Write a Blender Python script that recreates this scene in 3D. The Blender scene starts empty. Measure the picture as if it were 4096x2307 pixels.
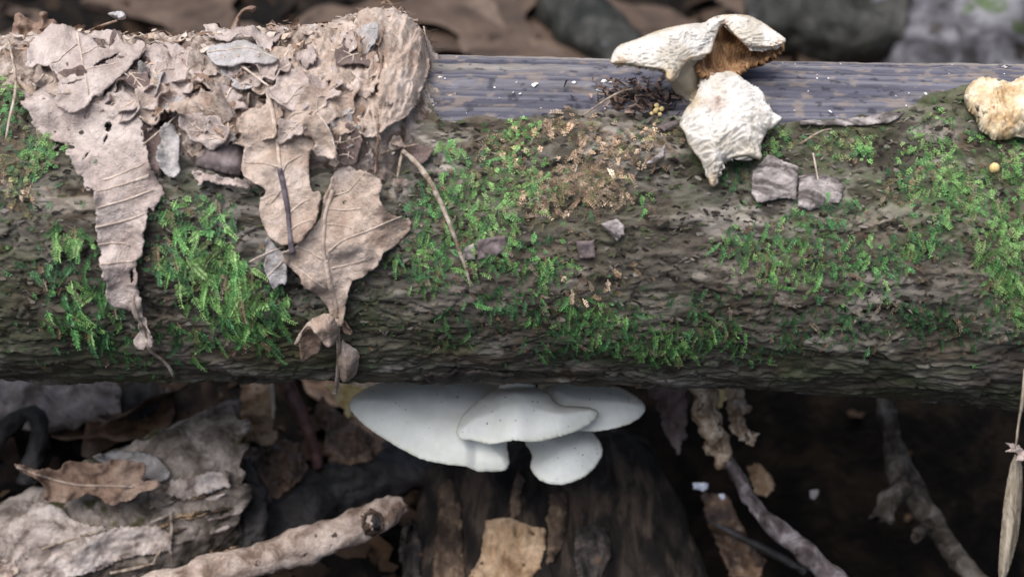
import bpy, math, random
import numpy as np
from mathutils import Vector
from mathutils.geometry import delaunay_2d_cdt
from mathutils.bvhtree import BVHTree

random.seed(7); RNG = np.random.default_rng(11)
scene = bpy.context.scene
COL = scene.collection

# ------------------------------------------------------------------ camera, sky, sun, exposure
PITCH = math.radians(42); DIST = 0.42; WIDTH = 0.32
FW = np.array([0, math.cos(PITCH), -math.sin(PITCH)])
UP = np.array([0, math.sin(PITCH), math.cos(PITCH)])
CAM = -FW * DIST
cam_data = bpy.data.cameras.new('camera'); cam = bpy.data.objects.new('camera', cam_data)
COL.objects.link(cam); scene.camera = cam
cam.location = CAM; cam.rotation_euler = (math.pi/2 - PITCH, 0, 0)
cam_data.sensor_width = 36; cam_data.lens = 36*DIST/WIDTH
cam_data.clip_start = 0.01; cam_data.clip_end = 100
cam_data.dof.use_dof = True; cam_data.dof.focus_distance = 0.395; cam_data.dof.aperture_fstop = 9.5

SUN_DIR = Vector((-0.28, -0.12, 1.0)).normalized()          # towards the light: bright gap in the canopy overhead
world = bpy.data.worlds.new('World'); scene.world = world; world.use_nodes = True
wn = world.node_tree.nodes; wl = world.node_tree.links
sky = wn.new('ShaderNodeTexSky'); sky.sky_type = 'NISHITA'; sky.sun_disc = False
sky.sun_elevation = math.asin(SUN_DIR.z); sky.sun_rotation = math.atan2(SUN_DIR.x, SUN_DIR.y)
sky.air_density = 1.0; sky.dust_density = 6.0; sky.ozone_density = 0.6
wl.new(sky.outputs[0], wn['Background'].inputs[0]); wn['Background'].inputs[1].default_value = 0.05
sun_data = bpy.data.lights.new('sun', 'SUN'); sun_data.energy = 1.5; sun_data.angle = math.radians(60)
sun_data.color = (0.985, 0.985, 1.0)
sun = bpy.data.objects.new('sun', sun_data); COL.objects.link(sun)
sun.rotation_euler = SUN_DIR.to_track_quat('Z', 'Y').to_euler()
vs = scene.view_settings
vs.view_transform = 'Standard'; vs.look = 'None'; vs.gamma = 1.0; vs.use_curve_mapping = False
vs.exposure = 1.22

# ------------------------------------------------------------------ helpers: lens geometry
K = WIDTH/1024/DIST
def P(px, py, depth):
    px = np.asarray(px, float); py = np.asarray(py, float)
    d = FW[None] + np.stack([(px.ravel()-512)*K, 0*px.ravel(), 0*px.ravel()], 1) + ((288-py.ravel())*K)[:, None]*UP[None]
    return CAM[None] + d*np.broadcast_to(np.asarray(depth, float), px.shape).ravel()[:, None]
def P1(px, py, depth): return P([px], [py], depth)[0]
def proj(p):
    q = np.asarray(p) - CAM; t = q@FW
    return q[:, 0]/t/K + 512, 288 - (q@UP)/t/K

def crop(ox, oy, s): return lambda pts: [(ox + x*s, oy + y*s) for x, y in pts]
cA = crop(0, 0, .13786); cB = crop(200, 0, .13785); cC = crop(0, 175, .1551); cD = crop(225, 150, .1809)
cE = crop(575, 0, .1378); cG = crop(800, 0, .13785); cH = crop(325, 375, .13905); cI = crop(0, 375, .13905)
cJ = crop(175, 375, .13905); cK = crop(625, 375, .13905); cL = crop(800, 350, .1563)

# ------------------------------------------------------------------ helpers: noise
def _h(ix, iy, iz, s):
    h = (ix*374761393 + iy*668265263 + iz*2147483647 + s*1274126177) & 0xFFFFFFFF
    h = ((h ^ (h >> 13))*1274126177) & 0xFFFFFFFF
    h = ((h ^ (h >> 15))*2246822519) & 0xFFFFFFFF
    return ((h ^ (h >> 16)) & 0xFFFFFF)/float(0xFFFFFF)*2 - 1
def vnoise(p, s=0):
    i = np.floor(p).astype(np.int64); f = p - i; f = f*f*f*(f*(f*6-15)+10)
    o = 0
    for a in (0, 1):
        for b in (0, 1):
            for c in (0, 1):
                w = (f[:, 0] if a else 1-f[:, 0])*(f[:, 1] if b else 1-f[:, 1])*(f[:, 2] if c else 1-f[:, 2])
                o = o + w*_h(i[:, 0]+a, i[:, 1]+b, i[:, 2]+c, s)
    return o
def fbm(p, octv=4, s=0, g=.5):
    o = 0; a = 1
    for k in range(octv):
        o = o + a*vnoise(p*(2.03**k) + 17.3*k, s+k); a *= g
    return o
def fb2(x, y, sc, octv=3, s=0): return fbm(np.stack([np.ravel(x)/sc, np.ravel(y)/sc, 0*np.ravel(x)+s*3.7], 1), octv, s)
def sstep(a, b, x):
    t = np.clip((x-a)/(b-a), 0, 1); return t*t*(3-2*t)

# ------------------------------------------------------------------ helpers: objects
def tag(o, label=None, cat=None, group=None, kind=None):
    if label: o['label'] = label
    if cat: o['category'] = cat
    if group: o['group'] = group
    if kind: o['kind'] = kind
    return o
def thing(name, label, cat, loc, group=None):
    o = bpy.data.objects.new(name, None); COL.objects.link(o); o.location = Vector([float(v) for v in loc])
    o.empty_display_size = .01
    return tag(o, label, cat, group)
def mesh_from(name, V, faces, smooth=True, cols=None):
    V = np.asarray(V, np.float32); me = bpy.data.meshes.new(name)
    if isinstance(faces, np.ndarray):
        n, k = faces.shape
        me.vertices.add(len(V)); me.vertices.foreach_set('co', V.ravel())
        me.loops.add(n*k); me.loops.foreach_set('vertex_index', faces.astype(np.int32).ravel())
        me.polygons.add(n); me.polygons.foreach_set('loop_start', np.arange(0, n*k, k, dtype=np.int32))
        me.update(calc_edges=True)
    else:
        me.from_pydata([tuple(map(float, v)) for v in V], [], faces)
    if smooth: me.polygons.foreach_set('use_smooth', np.ones(len(me.polygons), bool))
    if cols is not None:
        at = me.color_attributes.new('Col', 'FLOAT_COLOR', 'POINT')
        at.data.foreach_set('color', np.concatenate([cols, np.ones((len(cols), 1))], 1).astype(np.float32).ravel())
    me.validate(); me.update()
    return me
def mk(name, V, faces, mat, parent=None, smooth=True, cols=None):
    V = np.asarray(V, float)
    if parent is not None:
        o0 = np.zeros(3); q = parent
        while q is not None: o0 += np.array(q.location); q = q.parent
    else: o0 = np.array([V[:, 0].mean(), V[:, 1].mean(), V[:, 2].min()])
    me = mesh_from(name, V - o0, faces, smooth, cols)
    o = bpy.data.objects.new(name, me); COL.objects.link(o)
    me.materials.append(mat)
    if parent is not None: o.parent = parent
    else: o.location = Vector(o0)
    return o

# ------------------------------------------------------------------ helpers: materials
def lin(r, g, b):
    f = lambda c: (c/255/12.92) if c/255 <= .04045 else ((c/255+.055)/1.055)**2.4
    return (f(r), f(g), f(b))
def mat(name, ramp, scale=150, stretch=(1, 1, 1), rough=.8, bump=.6, bscale=900, bdist=.0004, spots=None,
        veins=None, vcol=None, sss=0, spec=.35, coat=0, detail=6, cells=None, dist=.6, mott=.7):
    m = bpy.data.materials.new(name); m.use_nodes = True
    nt = m.node_tree; N = nt.nodes; L = nt.links; bs = N['Principled BSDF']
    tc = N.new('ShaderNodeTexCoord'); mp = N.new('ShaderNodeMapping'); mp.inputs['Scale'].default_value = stretch
    L.new(tc.outputs['Object'], mp.inputs[0]); co = mp.outputs[0]
    def noise(sc, det=detail, ro=.6, d=0):
        n = N.new('ShaderNodeTexNoise'); n.inputs['Scale'].default_value = sc; n.inputs['Detail'].default_value = det
        n.inputs['Roughness'].default_value = ro; n.inputs['Distortion'].default_value = d; L.new(co, n.inputs['Vector']); return n
    def rampn(src, stops):
        r = N.new('ShaderNodeValToRGB'); e = r.color_ramp.elements
        while len(e) < len(stops): e.new(.5)
        for el, (p, c) in zip(e, stops):
            el.position = p; el.color = (*c, 1) if isinstance(c, tuple) else (c, c, c, 1)
        L.new(src, r.inputs[0]); return r
    def mix(a, b, f, mode='MIX'):
        x = N.new('ShaderNodeMix'); x.data_type = 'RGBA'; x.blend_type = mode
        if hasattr(f, 'default_value') or hasattr(f, 'links'): L.new(f, x.inputs[0])
        else: x.inputs[0].default_value = f
        for v, i in ((a, 6), (b, 7)):
            if isinstance(v, tuple): x.inputs[i].default_value = (*v, 1)
            else: L.new(v, x.inputs[i])
        return x.outputs[2]
    n1 = noise(scale, detail, .6, dist)
    c = rampn(n1.outputs[0], [(.5+(p_-.5)*.62, c_) for p_, c_ in ramp]).outputs[0]
    n2 = noise(scale*5.3, 4, .7)
    c = mix(c, rampn(n2.outputs[0], [(.3, .62), (.5, 1.0), (.72, 1.3)]).outputs[0], mott, 'MULTIPLY')
    if spots:
        for col, sc, th in spots:
            ns = noise(sc, 3, .6)
            c = mix(c, col, rampn(ns.outputs[0], [(th, 0.0), (th+.05, 1.0)]).outputs[0])
    hgt = noise(bscale, 6, .65).outputs[0]
    if veins:
        sc, col, amt = veins
        vo = N.new('ShaderNodeTexVoronoi'); vo.feature = 'DISTANCE_TO_EDGE'; vo.inputs['Scale'].default_value = sc
        L.new(co, vo.inputs['Vector'])
        rv = rampn(vo.outputs['Distance'], [(0, 1.0), (.07, 0.0)])
        mm = N.new('ShaderNodeMath'); mm.operation = 'MULTIPLY'; mm.inputs[1].default_value = amt; L.new(rv.outputs[0], mm.inputs[0])
        c = mix(c, col, mm.outputs[0])
        ad = N.new('ShaderNodeMath'); ad.operation = 'MULTIPLY_ADD'; ad.inputs[1].default_value = .15
        L.new(rv.outputs[0], ad.inputs[0]); L.new(hgt, ad.inputs[2]); hgt = ad.outputs[0]
    if cells:
        vo = N.new('ShaderNodeTexVoronoi'); vo.inputs['Scale'].default_value = cells; L.new(co, vo.inputs['Vector'])
        ad = N.new('ShaderNodeMath'); ad.operation = 'MULTIPLY_ADD'; ad.inputs[1].default_value = .7
        L.new(vo.outputs['Distance'], ad.inputs[0]); L.new(hgt, ad.inputs[2]); hgt = ad.outputs[0]
    if vcol:
        at = N.new('ShaderNodeAttribute'); at.attribute_name = 'Col'
        c = mix(c, at.outputs['Color'], 1.0, 'MULTIPLY') if vcol == 'mul' else mix(at.outputs['Color'], c, .25, 'MULTIPLY' if vcol == 'only' else 'MIX')
    L.new(c, bs.inputs['Base Color'])
    bs.inputs['Roughness'].default_value = rough; bs.inputs['Specular IOR Level'].default_value = spec
    if coat: bs.inputs['Coat Weight'].default_value = coat; bs.inputs['Coat Roughness'].default_value = .12
    if sss:
        bs.inputs['Subsurface Weight'].default_value = sss; bs.inputs['Subsurface Radius'].default_value = (1, .8, .6)
        bs.inputs['Subsurface Scale'].default_value = .003
    b = N.new('ShaderNodeBump'); b.inputs['Strength'].default_value = bump; b.inputs['Distance'].default_value = bdist
    L.new(hgt, b.inputs['Height']); L.new(b.outputs[0], bs.inputs['Normal'])
    return m

M = {}
M['bark'] = mat('bark', [(.3, (.9, .9, .9)), (.5, (1.0, 1.0, 1.0)), (.7, (1.05, 1.05, 1.05))], 120, (.35, 1, 1), .9, .9, 900, .0006, vcol='mul', spec=.15)
M['wood'] = mat('bare_wood', [(.3, (.85, .85, .85)), (.7, (1.1, 1.1, 1.1))], 90, (.16, 1, 1), .85, 1.0, 900, .0004, vcol='mul', spec=.15)
def leafmat(name, a, b, c, vein, dark, **k):
    a, b, c, vein = [tuple(v*f for v, f in zip(q, (.92, .91, .90))) for q in (a, b, c, vein)]
    return mat(name, [(.3, a), (.5, b), (.7, c)], 60, rough=.75, bump=1.0, bscale=800, bdist=.0007,
               spots=[(dark, 330, .70)], veins=(420, vein, .25), spec=.25, **k)
M['leaf_pale'] = leafmat('leaf_pale', lin(166, 150, 144), lin(192, 178, 172), lin(208, 196, 190), lin(216, 205, 198), lin(120, 104, 98))
M['leaf_tan'] = leafmat('leaf_tan', lin(160, 138, 124), lin(192, 174, 160), lin(212, 196, 186), lin(222, 208, 196), lin(112, 90, 78))
M['leaf_grey'] = leafmat('leaf_grey', lin(160, 156, 152), lin(188, 184, 184), lin(206, 203, 204), lin(160, 154, 150), lin(122, 116, 112))
M['leaf_brown'] = leafmat('leaf_brown', lin(116, 94, 80), lin(152, 128, 112), lin(176, 154, 138), lin(176, 152, 134), lin(78, 58, 46))
M['leaf_dark'] = leafmat('leaf_dark', lin(92, 76, 72), lin(122, 106, 102), lin(140, 126, 122), lin(146, 130, 126), lin(60, 48, 46))
M['vein'] = mat('leaf_vein', [(.35, lin(176, 158, 144)), (.65, lin(212, 198, 184))], 200, rough=.7)
M['stalk_dark'] = mat('stalk_dark', [(.35, lin(74, 66, 72)), (.65, lin(110, 102, 108))], 300, rough=.7)
M['mat'] = mat('matted_leaves', [(.3, lin(114, 98, 86)), (.5, lin(174, 158, 147)), (.7, lin(200, 187, 177))], 160, rough=.9, bump=1.0, bscale=500, bdist=.0014, spec=.1,
               spots=[(lin(88, 64, 48), 160, .66)])
M['shard'] = mat('leaf_fragment', [(.3, (.8, .8, .8)), (.7, (1.1, 1.1, 1.1))], 200, rough=.85, bump=.6, vcol='mul', spec=.15)
M['moss'] = mat('moss', [(.3, (.8, .8, .8)), (.7, (1.15, 1.15, 1.15))], 200, rough=.55, bump=.1, vcol='mul', spec=.3)
M['twig'] = mat('dry_twig', [(.3, lin(120, 104, 88)), (.5, lin(168, 154, 138)), (.7, lin(196, 184, 170))], 300, (1, 1, 1), rough=.8, bump=.8)
M['dry_shroom'] = mat('dried_mushroom_skin', [(.3, lin(186, 179, 166)), (.5, lin(207, 202, 195)), (.7, lin(220, 216, 210))], 70, mott=.3, rough=.65, bump=.3, bscale=600, bdist=.0003, vcol='mul', sss=.1, spec=.3)
M['gill'] = mat('brown_gills', [(.3, lin(112, 80, 52)), (.5, lin(150, 114, 80)), (.7, lin(178, 144, 106))], 220, (3, .7, .7), rough=.8, bump=1.0, bscale=500, bdist=.0008)
M['tan_fungus'] = mat('tan_fungus', [(.3, lin(198, 168, 128)), (.5, lin(224, 204, 170)), (.7, lin(238, 226, 202))], 150, rough=.75, bump=1.0, bscale=420, bdist=.0011, spots=[(lin(172, 116, 70), 210, .66)], sss=.1)
M['oyster'] = mat('oyster_cap', [(.3, lin(216, 219, 212)), (.55, lin(226, 229, 224)), (.75, lin(232, 234, 230))], 45, mott=.12, vcol='mul', rough=.5, bump=.2, bscale=900, bdist=.0002, sss=.25, spec=.3,
                  spots=[(lin(150, 144, 130), 420, .755)])
M['oyster_stem'] = mat('oyster_stem', [(.3, lin(206, 204, 190)), (.7, lin(226, 225, 215))], 120, rough=.6, bump=.3)
M['egg'] = mat('fungus_ball', [(.3, lin(222, 190, 120)), (.7, lin(244, 226, 176))], 300, rough=.5, sss=.2)
M['bark_chip'] = mat('bark_chip', [(.36, lin(96, 90, 88)), (.5, lin(158, 150, 148)), (.64, lin(190, 182, 178))], 200, (.4, 1, 1), rough=.9, bump=1.0, bscale=600, bdist=.0008, spec=.15)
M['bark_slab'] = mat('bark_slab', [(.3, lin(84, 74, 74)), (.5, lin(114, 103, 103)), (.7, lin(134, 124, 124))], 130, rough=.85, bump=.5, bdist=.0004, spec=.2)
M['speck'] = mat('white_fleck', [(.3, lin(205, 205, 205)), (.7, lin(238, 238, 235))], 500, rough=.8)
M['soil'] = mat('soil', [(.3, lin(10, 9, 8)), (.5, lin(20, 17, 15)), (.7, lin(42, 35, 29))], 40, rough=.85, bump=1.0, bscale=260, bdist=.002, spec=.15)
M['litter_leaf'] = mat('litter_leaf', [(.3, lin(66, 54, 46)), (.5, lin(86, 71, 60)), (.7, lin(100, 84, 72))], 30, rough=.6, bump=.5, bscale=300, bdist=.0006, spots=[(lin(52, 40, 32), 90, .63)], spec=.35)
M['litter_wet'] = mat('litter_leaf_wet', [(.3, lin(54, 42, 34)), (.5, lin(92, 72, 56)), (.7, lin(132, 106, 84))], 60, rough=.35, bump=.7, bscale=260, bdist=.001, spots=[(lin(48, 36, 30), 130, .62)], spec=.5)
M['old_log'] = mat('old_log_bark', [(.28, lin(76, 69, 61)), (.45, lin(126, 116, 107)), (.6, lin(160, 149, 140)), (.75, lin(192, 180, 171))], 90, (1, 1, 1), rough=.9, bump=1.0, bscale=300, bdist=.0016,
                    spots=[(lin(84, 82, 56), 70, .58)], spec=.15)
M['pink_bark'] = mat('peeling_bark', [(.3, lin(122, 110, 103)), (.5, lin(182, 169, 161)), (.7, lin(208, 197, 190))], 110, rough=.85, bump=.7, bscale=500, bdist=.0007, spots=[(lin(92, 78, 74), 120, .66)], spec=.2)
M['rot_wood'] = mat('rotten_wood', [(.3, lin(52, 43, 37)), (.5, lin(88, 74, 63)), (.7, lin(126, 108, 90))], 90, rough=.85, bump=1.0, bscale=300, bdist=.0014, spec=.2)
M['tan_wood'] = mat('tan_rotten_wood', [(.3, lin(128, 102, 78)), (.5, lin(168, 142, 114)), (.7, lin(190, 166, 140))], 90, rough=.85, bump=1.0, bscale=300, bdist=.0014, spots=[(lin(88, 66, 48), 160, .65)], spec=.2)
M['wet_wood'] = mat('wet_dark_wood', [(.3, lin(20, 18, 18)), (.5, lin(36, 33, 33)), (.7, lin(58, 54, 54))], 70, rough=.4, bump=1.0, bscale=250, bdist=.0015, spec=.5)
M['stick'] = mat('pale_stick_bark', [(.3, lin(122, 104, 92)), (.5, lin(176, 158, 146)), (.7, lin(204, 188, 176))], 120, rough=.9, bump=1.0, bscale=500, bdist=.001, spots=[(lin(84, 72, 66), 200, .64)], spec=.15)
M['grey_twig'] = mat('grey_twig_bark', [(.3, lin(54, 46, 46)), (.5, lin(98, 90, 92)), (.7, lin(146, 140, 144))], 120, rough=.75, bump=1.0, bscale=500, bdist=.001, spec=.3)
M['red_twig'] = mat('reddish_twig', [(.3, lin(74, 50, 48)), (.7, lin(124, 90, 86))], 120, rough=.4, bump=.6, spec=.5)
M['wet_chip'] = mat('wet_chip_glint', [(.3, lin(190, 200, 220)), (.7, lin(235, 240, 250))], 200, rough=.15, bump=.2, spec=.6)  # white reflection on the wet chips is painted into the base colour
M['rock'] = mat('rock', [(.3, lin(50, 48, 50)), (.5, lin(92, 91, 97)), (.7, lin(140, 140, 146))], 40, rough=.85, bump=.6, bscale=120, bdist=.002, spots=[(lin(92, 108, 78), 40, .60), (lin(60, 56, 54), 50, .62)], spec=.25)
M['moss_log'] = mat('dark_mossy_log', [(.3, lin(16, 17, 15)), (.5, lin(32, 34, 29)), (.7, lin(60, 60, 56))], 40, rough=.55, bump=1.0, bscale=150, bdist=.002, spots=[(lin(110, 112, 124), 70, .70)], spec=.4)
M['wet_pale'] = mat('wet_pinkish_leaf', [(.3, lin(120, 98, 78)), (.5, lin(186, 164, 138)), (.7, lin(222, 208, 188))], 140, rough=.25, bump=.9, bscale=300, bdist=.001, spots=[(lin(86, 68, 56), 160, .57)], spec=.6)
M['stump'] = mat('stump_wood', [(.3, lin(18, 16, 15)), (.5, lin(38, 33, 30)), (.7, lin(72, 62, 54))], 140, (1, .3, .3), rough=.8, bump=1.0, bscale=400, bdist=.0012, spec=.2)
M['dark_slab'] = mat('dark_rotten_slab', [(.3, lin(30, 27, 26)), (.5, lin(62, 57, 55)), (.7, lin(100, 90, 84))], 110, rough=.7, bump=1.0, bscale=300, bdist=.0016, spots=[(lin(96, 72, 54), 120, .62)], spec=.3)
M['dark_twig'] = mat('dark_twig_bark', [(.3, lin(44, 39, 34)), (.5, lin(78, 71, 64)), (.7, lin(118, 112, 104))], 120, rough=.8, bump=1.0, bscale=500, bdist=.001, spec=.25)
M['blade'] = mat('dry_blade', [(.3, lin(104, 94, 80)), (.5, lin(140, 130, 114)), (.7, lin(166, 156, 140))], 140, (3, 1, .2), rough=.75, bump=.6)

# ------------------------------------------------------------------ helpers: shapes
def chaikin(poly, n=1, closed=True):
    p = np.asarray(poly, float)
    for _ in range(n):
        q = np.roll(p, -1, 0) if closed else p[1:]; a = p if closed else p[:-1]
        r = np.empty((len(a)*2, p.shape[1])); r[0::2] = .75*a+.25*q; r[1::2] = .25*a+.75*q
        if not closed: r = np.vstack([p[:1], r, p[-1:]])
        p = r
    return p
def resample(p, step, closed=True):
    q = np.vstack([p, p[:1]]) if closed else p
    s = np.r_[0, np.cumsum(np.linalg.norm(np.diff(q, axis=0), axis=1))]
    n = max(6 if closed else 3, int(round(s[-1]/step)))
    t = np.linspace(0, s[-1], n+1)
    if closed: t = t[:-1]
    return np.stack([np.interp(t, s, q[:, k]) for k in range(q.shape[1])], 1)
def inside(poly, pts):
    x, y = pts[:, 0][:, None], pts[:, 1][:, None]; a = poly; b = np.roll(poly, -1, 0)
    c = ((a[:, 1][None] > y) != (b[:, 1][None] > y)) & (x < (b[:, 0]-a[:, 0])[None]*(y-a[:, 1][None])/((b[:, 1]-a[:, 1])[None]+1e-12)+a[:, 0][None])
    return c.sum(1) % 2 == 1
def edist(poly, pts, closed=True):
    a = poly if closed else poly[:-1]; b = np.roll(poly, -1, 0) if closed else poly[1:]
    d = b-a; out = np.full(len(pts), 1e9)
    for i in range(len(a)):
        t = np.clip(((pts-a[i])@d[i])/(d[i]@d[i]+1e-12), 0, 1)
        out = np.minimum(out, np.linalg.norm(pts-(a[i]+t[:, None]*d[i]), axis=1))
    return out
def tri_region(poly, step, jag=.5, holes=(), smooth=1, seed=0):
    p = resample(chaikin(poly, smooth) if smooth else np.asarray(poly, float), step)
    if jag:
        r = np.random.default_rng(seed); nx = np.roll(p, -1, 0)-np.roll(p, 1, 0); nx /= np.linalg.norm(nx, axis=1)[:, None]+1e-9
        p = p + np.stack([nx[:, 1], -nx[:, 0]], 1)*(r.normal(0, jag, len(p))[:, None]*.6 + (fb2(p[:, 0], p[:, 1], 6, 2, seed)*jag)[:, None])
    lo, hi = p.min(0), p.max(0); h = step*.866
    gx, gy = np.meshgrid(np.arange(lo[0], hi[0], step), np.arange(lo[1], hi[1], h))
    gx = gx + (np.arange(gx.shape[0]) % 2)[:, None]*step*.5
    g = np.stack([gx.ravel(), gy.ravel()], 1); g = g + np.random.default_rng(seed+1).normal(0, step*.08, g.shape)
    g = g[inside(p, g)]; g = g[edist(p, g) > step*.55]
    allv = np.vstack([p, g]); n = len(p)
    res = delaunay_2d_cdt([Vector(v) for v in allv], [(i, (i+1) % n) for i in range(n)], [], 0, 1e-6)
    V2 = np.array([tuple(v) for v in res[0]]); T = np.array([f for f in res[2] if len(f) == 3])
    cen = V2[T].mean(1); keep = inside(p, cen)
    for hpoly in holes: keep &= ~inside(np.asarray(hpoly, float), cen)
    T = T[keep]
    used = np.unique(T); rm = -np.ones(len(V2), int); rm[used] = np.arange(len(used))
    return V2[used], rm[T], p
def vnormals(V, T):
    fn = np.cross(V[T[:, 1]]-V[T[:, 0]], V[T[:, 2]]-V[T[:, 0]]); n = np.zeros_like(V)
    for k in range(3): np.add.at(n, T[:, k], fn)
    return n/(np.linalg.norm(n, axis=1)[:, None]+1e-12)
def shell(V, T, thick, face=None):
    n = vnormals(V, T); face = (CAM - V) if face is None else np.broadcast_to(face, V.shape)
    if (n*face).sum(1).mean() < 0: T = T[:, ::-1]; n = -n
    B = V - n*np.broadcast_to(np.asarray(thick, float), (len(V),))[:, None]; N = len(V)
    ed = {}
    for t in T:
        for a, b in ((t[0], t[1]), (t[1], t[2]), (t[2], t[0])): ed[(a, b)] = 1
    bd = [(a, b) for (a, b) in ed if (b, a) not in ed]
    F = [tuple(t) for t in T] + [tuple(t[::-1]+N) for t in T] + [(b, a, a+N, b+N) for a, b in bd]
    return np.vstack([V, B]), F
def crinkle(a=1.0, seed=0):
    return lambda x, y, e: a*(fb2(x, y, 34, 2, seed)*.0018 + fb2(x, y, 9, 3, seed+5)*.00032 + np.exp(-e/4)*(fb2(x, y, 14, 2, seed+9)*.0016+.0008))
def sheet(name, poly, surf, mat_, parent=None, thick=.00045, step=2.6, jag=.5, holes=(), lift=None, smooth=1, seed=0, colf=None):
    V2, T, p = tri_region(poly, step, jag, holes, smooth, seed)
    e = edist(p, V2)
    lf = lift(V2[:, 0], V2[:, 1], e) if lift else np.zeros(len(V2))
    V = surf(V2[:, 0], V2[:, 1], lf)
    th = thick(V2[:, 0], V2[:, 1], e) if callable(thick) else thick
    VV, F = shell(V, T, th)
    cols = None
    if colf is not None: c = colf(V2[:, 0], V2[:, 1], e); cols = np.vstack([c, c])
    o = mk(name, VV, F, mat_, parent, cols=cols)
    return o
def tube3(pts, rad, seg=8, wob=0, seed=0, smoothn=2, sub=None):
    pts = chaikin(np.asarray(pts, float), smoothn, False); n0 = len(np.atleast_1d(rad))
    if sub: pts = resample(pts, sub, False)
    n = len(pts); r = np.interp(np.linspace(0, 1, n), np.linspace(0, 1, n0), np.atleast_1d(rad)) if n0 > 1 else np.full(n, float(np.atleast_1d(rad)[0]))
    tg = np.gradient(pts, axis=0); tg /= np.linalg.norm(tg, axis=1)[:, None]+1e-12
    a = np.cross(tg[0], [.3, .5, .8]); a /= np.linalg.norm(a); V = []
    for i in range(n):
        a = a - tg[i]*(a@tg[i]); a /= np.linalg.norm(a)+1e-12; b = np.cross(tg[i], a)
        an = np.arange(seg)*2*math.pi/seg
        V.append(pts[i] + r[i]*(np.cos(an)[:, None]*a + np.sin(an)[:, None]*b))
    V = np.vstack(V)
    if wob:
        cen = np.repeat(pts, seg, 0); d = V-cen; rr = np.linalg.norm(d, axis=1).mean()
        V = cen + d*(1 + wob*fbm(V/(rr*1.6), 3, seed))[:, None]
    F = [(i*seg+j, i*seg+(j+1) % seg, (i+1)*seg+(j+1) % seg, (i+1)*seg+j) for i in range(n-1) for j in range(seg)]
    F += [tuple(range(seg))[::-1], tuple((n-1)*seg+j for j in range(seg))]
    return V, F
def tube(name, pts, rad, mat_, parent=None, **k):
    V, F = tube3(pts, rad, **k); return mk(name, V, F, mat_, parent)
def loft(rows, depth, ratio=.9, seg=40, sub=24, rough=0., rsc=.01, seed=0, endrough=0.):
    """rows: ((left px), (right px)[, depth]) along an axis; elliptical rings."""
    L = np.array([r[0] for r in rows], float); R = np.array([r[1] for r in rows], float)
    dd = np.array([r[2] if len(r) > 2 else depth for r in rows])
    A = np.column_stack([L, R, dd]); A = chaikin(A, 2, False); t = np.linspace(0, len(A)-1, sub)
    A = np.stack([np.interp(t, np.arange(len(A)), A[:, k]) for k in range(5)], 1)
    a = P(A[:, 0], A[:, 1], A[:, 4]); b = P(A[:, 2], A[:, 3], A[:, 4]); c = (a+b)/2; w = (b-a)/2
    vd = c - CAM; vd /= np.linalg.norm(vd, axis=1)[:, None]; hw = np.linalg.norm(w, axis=1)
    ax = np.gradient(c, axis=0); ax /= np.linalg.norm(ax, axis=1)[:, None]
    dv = np.cross(ax, w); dv /= np.linalg.norm(dv, axis=1)[:, None]; dv *= (hw*ratio)[:, None]
    an = np.arange(seg)*2*math.pi/seg
    V = c[:, None]+w[:, None]*np.cos(an)[None, :, None]+dv[:, None]*np.sin(an)[None, :, None]
    V = V.reshape(-1, 3); n = sub
    if rough:
        cc = np.repeat(c, seg, 0); d = V-cc; d /= np.linalg.norm(d, axis=1)[:, None]+1e-12
        V = V + d*(fbm(V/rsc, 4, seed)*rough)[:, None]
    if endrough:
        for row in (0, n-1):
            s = slice(row*seg, row*seg+seg); V[s] += ax[row][None]*(fbm(V[s]/.006, 3, seed+3)*endrough)[:, None]
    F = [(i*seg+j, i*seg+(j+1) % seg, (i+1)*seg+(j+1) % seg, (i+1)*seg+j) for i in range(n-1) for j in range(seg)]
    V = np.vstack([V, V[:seg].mean(0)-ax[0]*0, V[(n-1)*seg:n*seg].mean(0)-ax[-1]*endrough*1.5])
    F += [(len(V)-2, (j+1) % seg, j) for j in range(seg)] + [(len(V)-1, (n-1)*seg+j, (n-1)*seg+(j+1) % seg) for j in range(seg)]
    return V, F

# surfaces that a traced outline can be laid on
def surf_plane(pt, nrm):
    nrm = np.asarray(nrm, float)/np.linalg.norm(nrm); pt = np.asarray(pt, float)
    def f(px, py, lf):
        d = P(px, py, 1.0)-CAM; t = ((pt-CAM)@nrm)/(d@nrm); return CAM+d*t[:, None]+nrm[None]*np.asarray(lf).reshape(-1, 1)
    return f
def surf_cam(depth):
    def f(px, py, lf):
        dp = depth(px, py) if callable(depth) else depth
        return P(px, py, dp - np.asarray(lf))
    return f
def surf_bvh(V, F, default):
    tree = BVHTree.FromPolygons([Vector(v) for v in V], [tuple(f) for f in F])
    def f(px, py, lf):
        d = P(px, py, 1.0)-CAM; t = np.empty(len(d))
        for i in range(len(d)):
            h = tree.ray_cast(Vector(CAM), Vector(d[i]).normalized())
            t[i] = (np.array(h[0])-CAM)@FW if h[0] is not None else np.nan
        t = np.where(np.isnan(t), default, t)
        return CAM+d*(t-np.asarray(lf))[:, None]
    return f

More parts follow.
